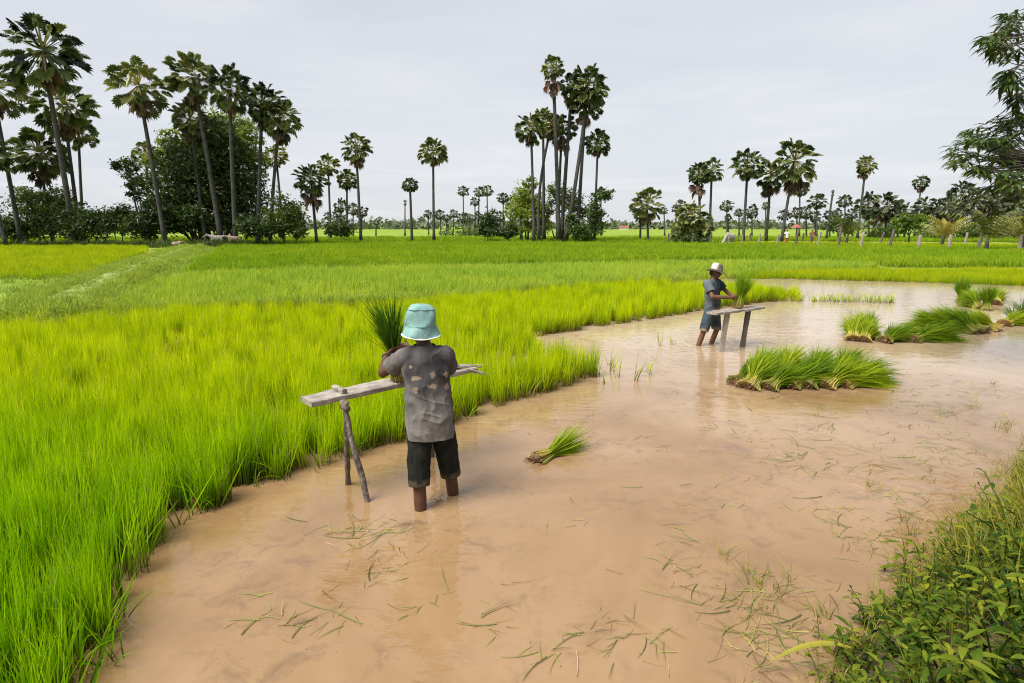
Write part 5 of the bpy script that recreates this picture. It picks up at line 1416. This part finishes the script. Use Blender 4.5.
# two distant figures at the fence
def small_person(u, D, label, shirt, legs, seed):
    b = np.array([(u - CU) / FPX * (D * CP + 1.9 * SP), D, .05]); rg = np.random.default_rng(seed)
    J = dict(lh=b + (-.08, 0, .82), rh=b + (.08, 0, .82), lk=b + (-.09, -.02, .43), rk=b + (.1, .03, .43), la=b + (-.09, .02, .07), ra=b + (.11, .05, .07), ls=b + (-.17, 0, 1.3), rs=b + (.17, 0, 1.3), le=b + (-.24, .02, 1.06), re=b + (.24, -.02, 1.06),
             lw=b + (-.2, -.16, .86), rw=b + (.2, -.16, .86), neck=b + (0, 0, 1.38), head=b + (0, -.02, 1.50), face=(.2, -1, -.1), up=(0, 0, 1), hl=(.1, -.4, -.8), hr=(-.1, -.4, -.8), nl=(1, 0, 0), nr=(-1, 0, 0))
    person(label, b, J, M['skin_far'], shirt, legs, lambda *a: None, .016, b[2] + .78 if False else .78, far=True, cuff=(.6, .6), group='distant people at the fence')
M['white_cloth'] = cloth_mat('white_cloth', (.55, .54, .52), (.66, .65, .63)); M['red_cloth'] = cloth_mat('red_cloth', (.42, .08, .03), (.52, .12, .05)); M['brown_cloth'] = cloth_mat('brown_cloth', (.16, .08, .05), (.24, .12, .07))
small_person(786, 60, 'distant person in a white top and red trousers standing behind the fence', M['white_cloth'], M['red_cloth'], 1)
small_person(811, 62, 'distant person in brown clothes standing behind the fence', M['brown_cloth'], M['brown_cloth'], 2)

# ------------------------------------------------------------------ cattle, far house, parasol
def cow(u, D, label, mat, face=1, lying=False, k=1.0, grazing=False, yaw=.3, z=.05):
    b = np.array([(u - CU) / FPX * (D * CP + 1.9 * SP), D, z]); root = thing('cow' if not lying else 'calf', label, 'cow' if not lying else 'calf', b, yaw + (0 if face > 0 else math.pi), 'cattle at the edge of the palms')
    root.scale = (k, k, k); mb = MB(); h = .98 if not lying else .36
    def P(x, y, z): return np.array([x, y, z])
    loft(mb, [(P(-.72, 0, h + .08), P(0, .10, 0), P(0, 0, .12)), (P(-.6, 0, h), P(0, .22, 0), P(0, 0, .27)), (P(-.25, 0, h - .04), P(0, .27, 0), P(0, 0, .31)), (P(.2, 0, h - .04), P(0, .26, 0), P(0, 0, .33)), (P(.5, 0, h + .04), P(0, .21, 0), P(0, 0, .32)), (P(.68, 0, h + .10), P(0, .12, 0), P(0, 0, .2))], 20, 2.2)
    ellipsoid(mb, P(.46, 0, h + .34), [P(.16, 0, 0), P(0, .09, 0), P(0, 0, .12)])
    hx, hz = (1.12, h + .30) if not grazing else (1.15, h - .55)
    capsule(mb, P(.58, 0, h + .12), P(hx - .12, 0, hz + .02), .17, .11)
    capsule(mb, P(hx - .12, 0, hz), P(hx + .26, 0, hz - .22), .115, .065); capsule(mb, P(hx + .24, 0, hz - .21), P(hx + .30, 0, hz - .25), .07, .06)
    for sg in (-1, 1):
        capsule(mb, P(hx - .12, sg * .08, hz + .06), P(hx - .20, sg * .25, hz + .05), .045, .02)
        capsule(mb, P(hx - .08, sg * .06, hz + .09), P(hx - .06, sg * .12, hz + .24), .028, .012)
        if not lying:
            capsule(mb, P(.46, sg * .14, h - .18), P(.45, sg * .14, .50), .10, .058); capsule(mb, P(.45, sg * .14, .50), P(.47, sg * .14, .12), .055, .042); capsule(mb, P(.47, sg * .14, .12), P(.50, sg * .14, .03), .05, .055)
            capsule(mb, P(-.55, sg * .15, h - .1), P(-.42, sg * .15, .60), .15, .085); capsule(mb, P(-.42, sg * .15, .60), P(-.60, sg * .15, .42), .07, .055); capsule(mb, P(-.60, sg * .15, .42), P(-.56, sg * .15, .12), .05, .042); capsule(mb, P(-.56, sg * .15, .12), P(-.52, sg * .15, .03), .05, .055)
        else:
            capsule(mb, P(.45, sg * .2, .22), P(.75, sg * .22, .08), .09, .05); capsule(mb, P(-.5, sg * .22, .26), P(-.15, sg * .32, .1), .15, .06)
    capsule(mb, P(-.74, 0, h + .12), P(-.82, 0, h - .35), .035, .022); capsule(mb, P(-.82, 0, h - .35), P(-.82, 0, h - .5), .03, .035)
    me = remeshed(mb, .022, 4); me.materials.append(mat); link('body', me, root)
M['cow_grey'] = solid_mat('cow_grey', (.17, .155, .135), (.25, .23, .20), 4, .8, .2, .1); M['cow_tan'] = solid_mat('cow_tan', (.24, .17, .12), (.32, .25, .18), 4, .8, .2, .1); M['cow_white'] = solid_mat('cow_white', (.24, .22, .19), (.32, .30, .27), 4, .8, .2, .1)
cow(218, 54.6, 'pale grey cow standing sideways in the shade of the left-hand grove', M['cow_grey'], -1, yaw=.1, k=.88)
cow(235, 54.8, 'tan cow standing right of the pale grey one under the grove', M['cow_tan'], -1, yaw=.5, k=.82)
cow(177, 53.6, 'small tan calf lying at the edge of the left-hand grove', M['cow_tan'], 1, True, .55, yaw=.2, z=.25)
cow(730, 60, 'white cow grazing between the fence posts right of the spiky young palm', M['cow_white'], -1, False, .95, True, yaw=.5)
b = np.array([(622 - CU) / FPX * 320, 320, 0]); house = thing('farmhouse', 'tiny far house with a red roof on the horizon right of the centre clump', 'house', b)
mb = MB(); house.scale = (.55, .55, .6); mb.add([(-4, -3, 0), (4, -3, 0), (4, 3, 0), (-4, 3, 0), (-4, -3, 1.9), (4, -3, 1.9), (4, 3, 1.9), (-4, 3, 1.9)], [(0, 1, 5, 4), (1, 2, 6, 5), (2, 3, 7, 6), (3, 0, 4, 7), (4, 5, 6, 7)]); mb.build('wall', M['white_cloth'], house)
mb = MB(); mb.add([(-4.8, -3.6, 1.92), (4.8, -3.6, 1.92), (4.8, 3.6, 1.92), (-4.8, 3.6, 1.92), (-3.6, 0, 3.6), (3.6, 0, 3.6)], [(0, 1, 5, 4), (1, 2, 5), (2, 3, 4, 5), (3, 0, 4), (3, 2, 1, 0)]); mb.build('roof', solid_mat('roof_red', (.20, .075, .05), (.26, .10, .07), 2, .8, .2, 0), house)
b = np.array([(791 - CU) / FPX * 72, 72, .03]); par = thing('parasol', 'small faded red parasol standing beyond the fence beside the shaggy palm', 'parasol', b)
mb = MB(); tube(mb, [(0, 0, 0), (0, 0, 1.0), (0, 0, 2.1)], [.025] * 3, 6); mb.build('pole', M['dark_post'], par)
mb = MB(); par.scale = (.7, .7, 1); n = 12; V = [(0, 0, 2.2)] + [(.55 * math.cos(k * .5236), .55 * math.sin(k * .5236), 2.02) for k in range(n)] + [(.95 * math.cos(k * .5236), .95 * math.sin(k * .5236), 1.78) for k in range(n)]
mb.add(V, [(0, 1 + k, 1 + (k + 1) % n) for k in range(n)] + [(1 + k, 1 + n + k, 1 + n + (k + 1) % n, 1 + (k + 1) % n) for k in range(n)]); mb.build('canopy', solid_mat('parasol_red', (.30, .09, .08), (.36, .12, .10), 3, .8, .2, 0), par)

# ------------------------------------------------------------------ single plants of the bank
for i, (u, v, h, n, lab) in enumerate([
    (836, 648, .30, 12, 'leafy weed with pointed bright leaves sticking up at the water edge of the bank'),
    (906, 566, .34, 12, 'upright leafy weed standing alone on the bank edge, farther than the pointed one')]):
    p = G(u, v, .05); p[2] = ground_h(np.array([p[:2]]))[0]
    t = thing('leafy_weed', lab, 'weed', p); link('leaves', weed_mesh(900 + i, h, n, .115, .30), t)
p = G(850, 660, .1); p[2] = ground_h(np.array([p[:2]]))[0]
mb = MB(); V = []; T = []
for i in range(9):
    s = i / 8; c = np.array([-.36 * s, .02 * s, .16 + .12 * s - .22 * s * s]); ww = .016 * math.sin(math.pi * min(1, .12 + s * .9)) + .001
    V += [c + np.array([.1 * ww, ww, .3 * ww]), c, c + np.array([-.1 * ww, -ww, .3 * ww])]; T += [.6, .4, .6]
mb.add(V, [(3 * i + q, 3 * i + q + 1, 3 * i + q + 4, 3 * i + q + 3) for i in range(8) for q in (0, 1)], T, .7)
tag(mb.build('grass_blade', M['bank_grass'], None, p), 'broad pale grass blade arching from the bank over the muddy water', 'grass blade')

for o in scene.objects:
    if o.get('label') and not 4 <= len(o['label'].replace('-', ' ').split()) <= 16: print('LONG', len(o['label'].split()), o.name, o['label'])
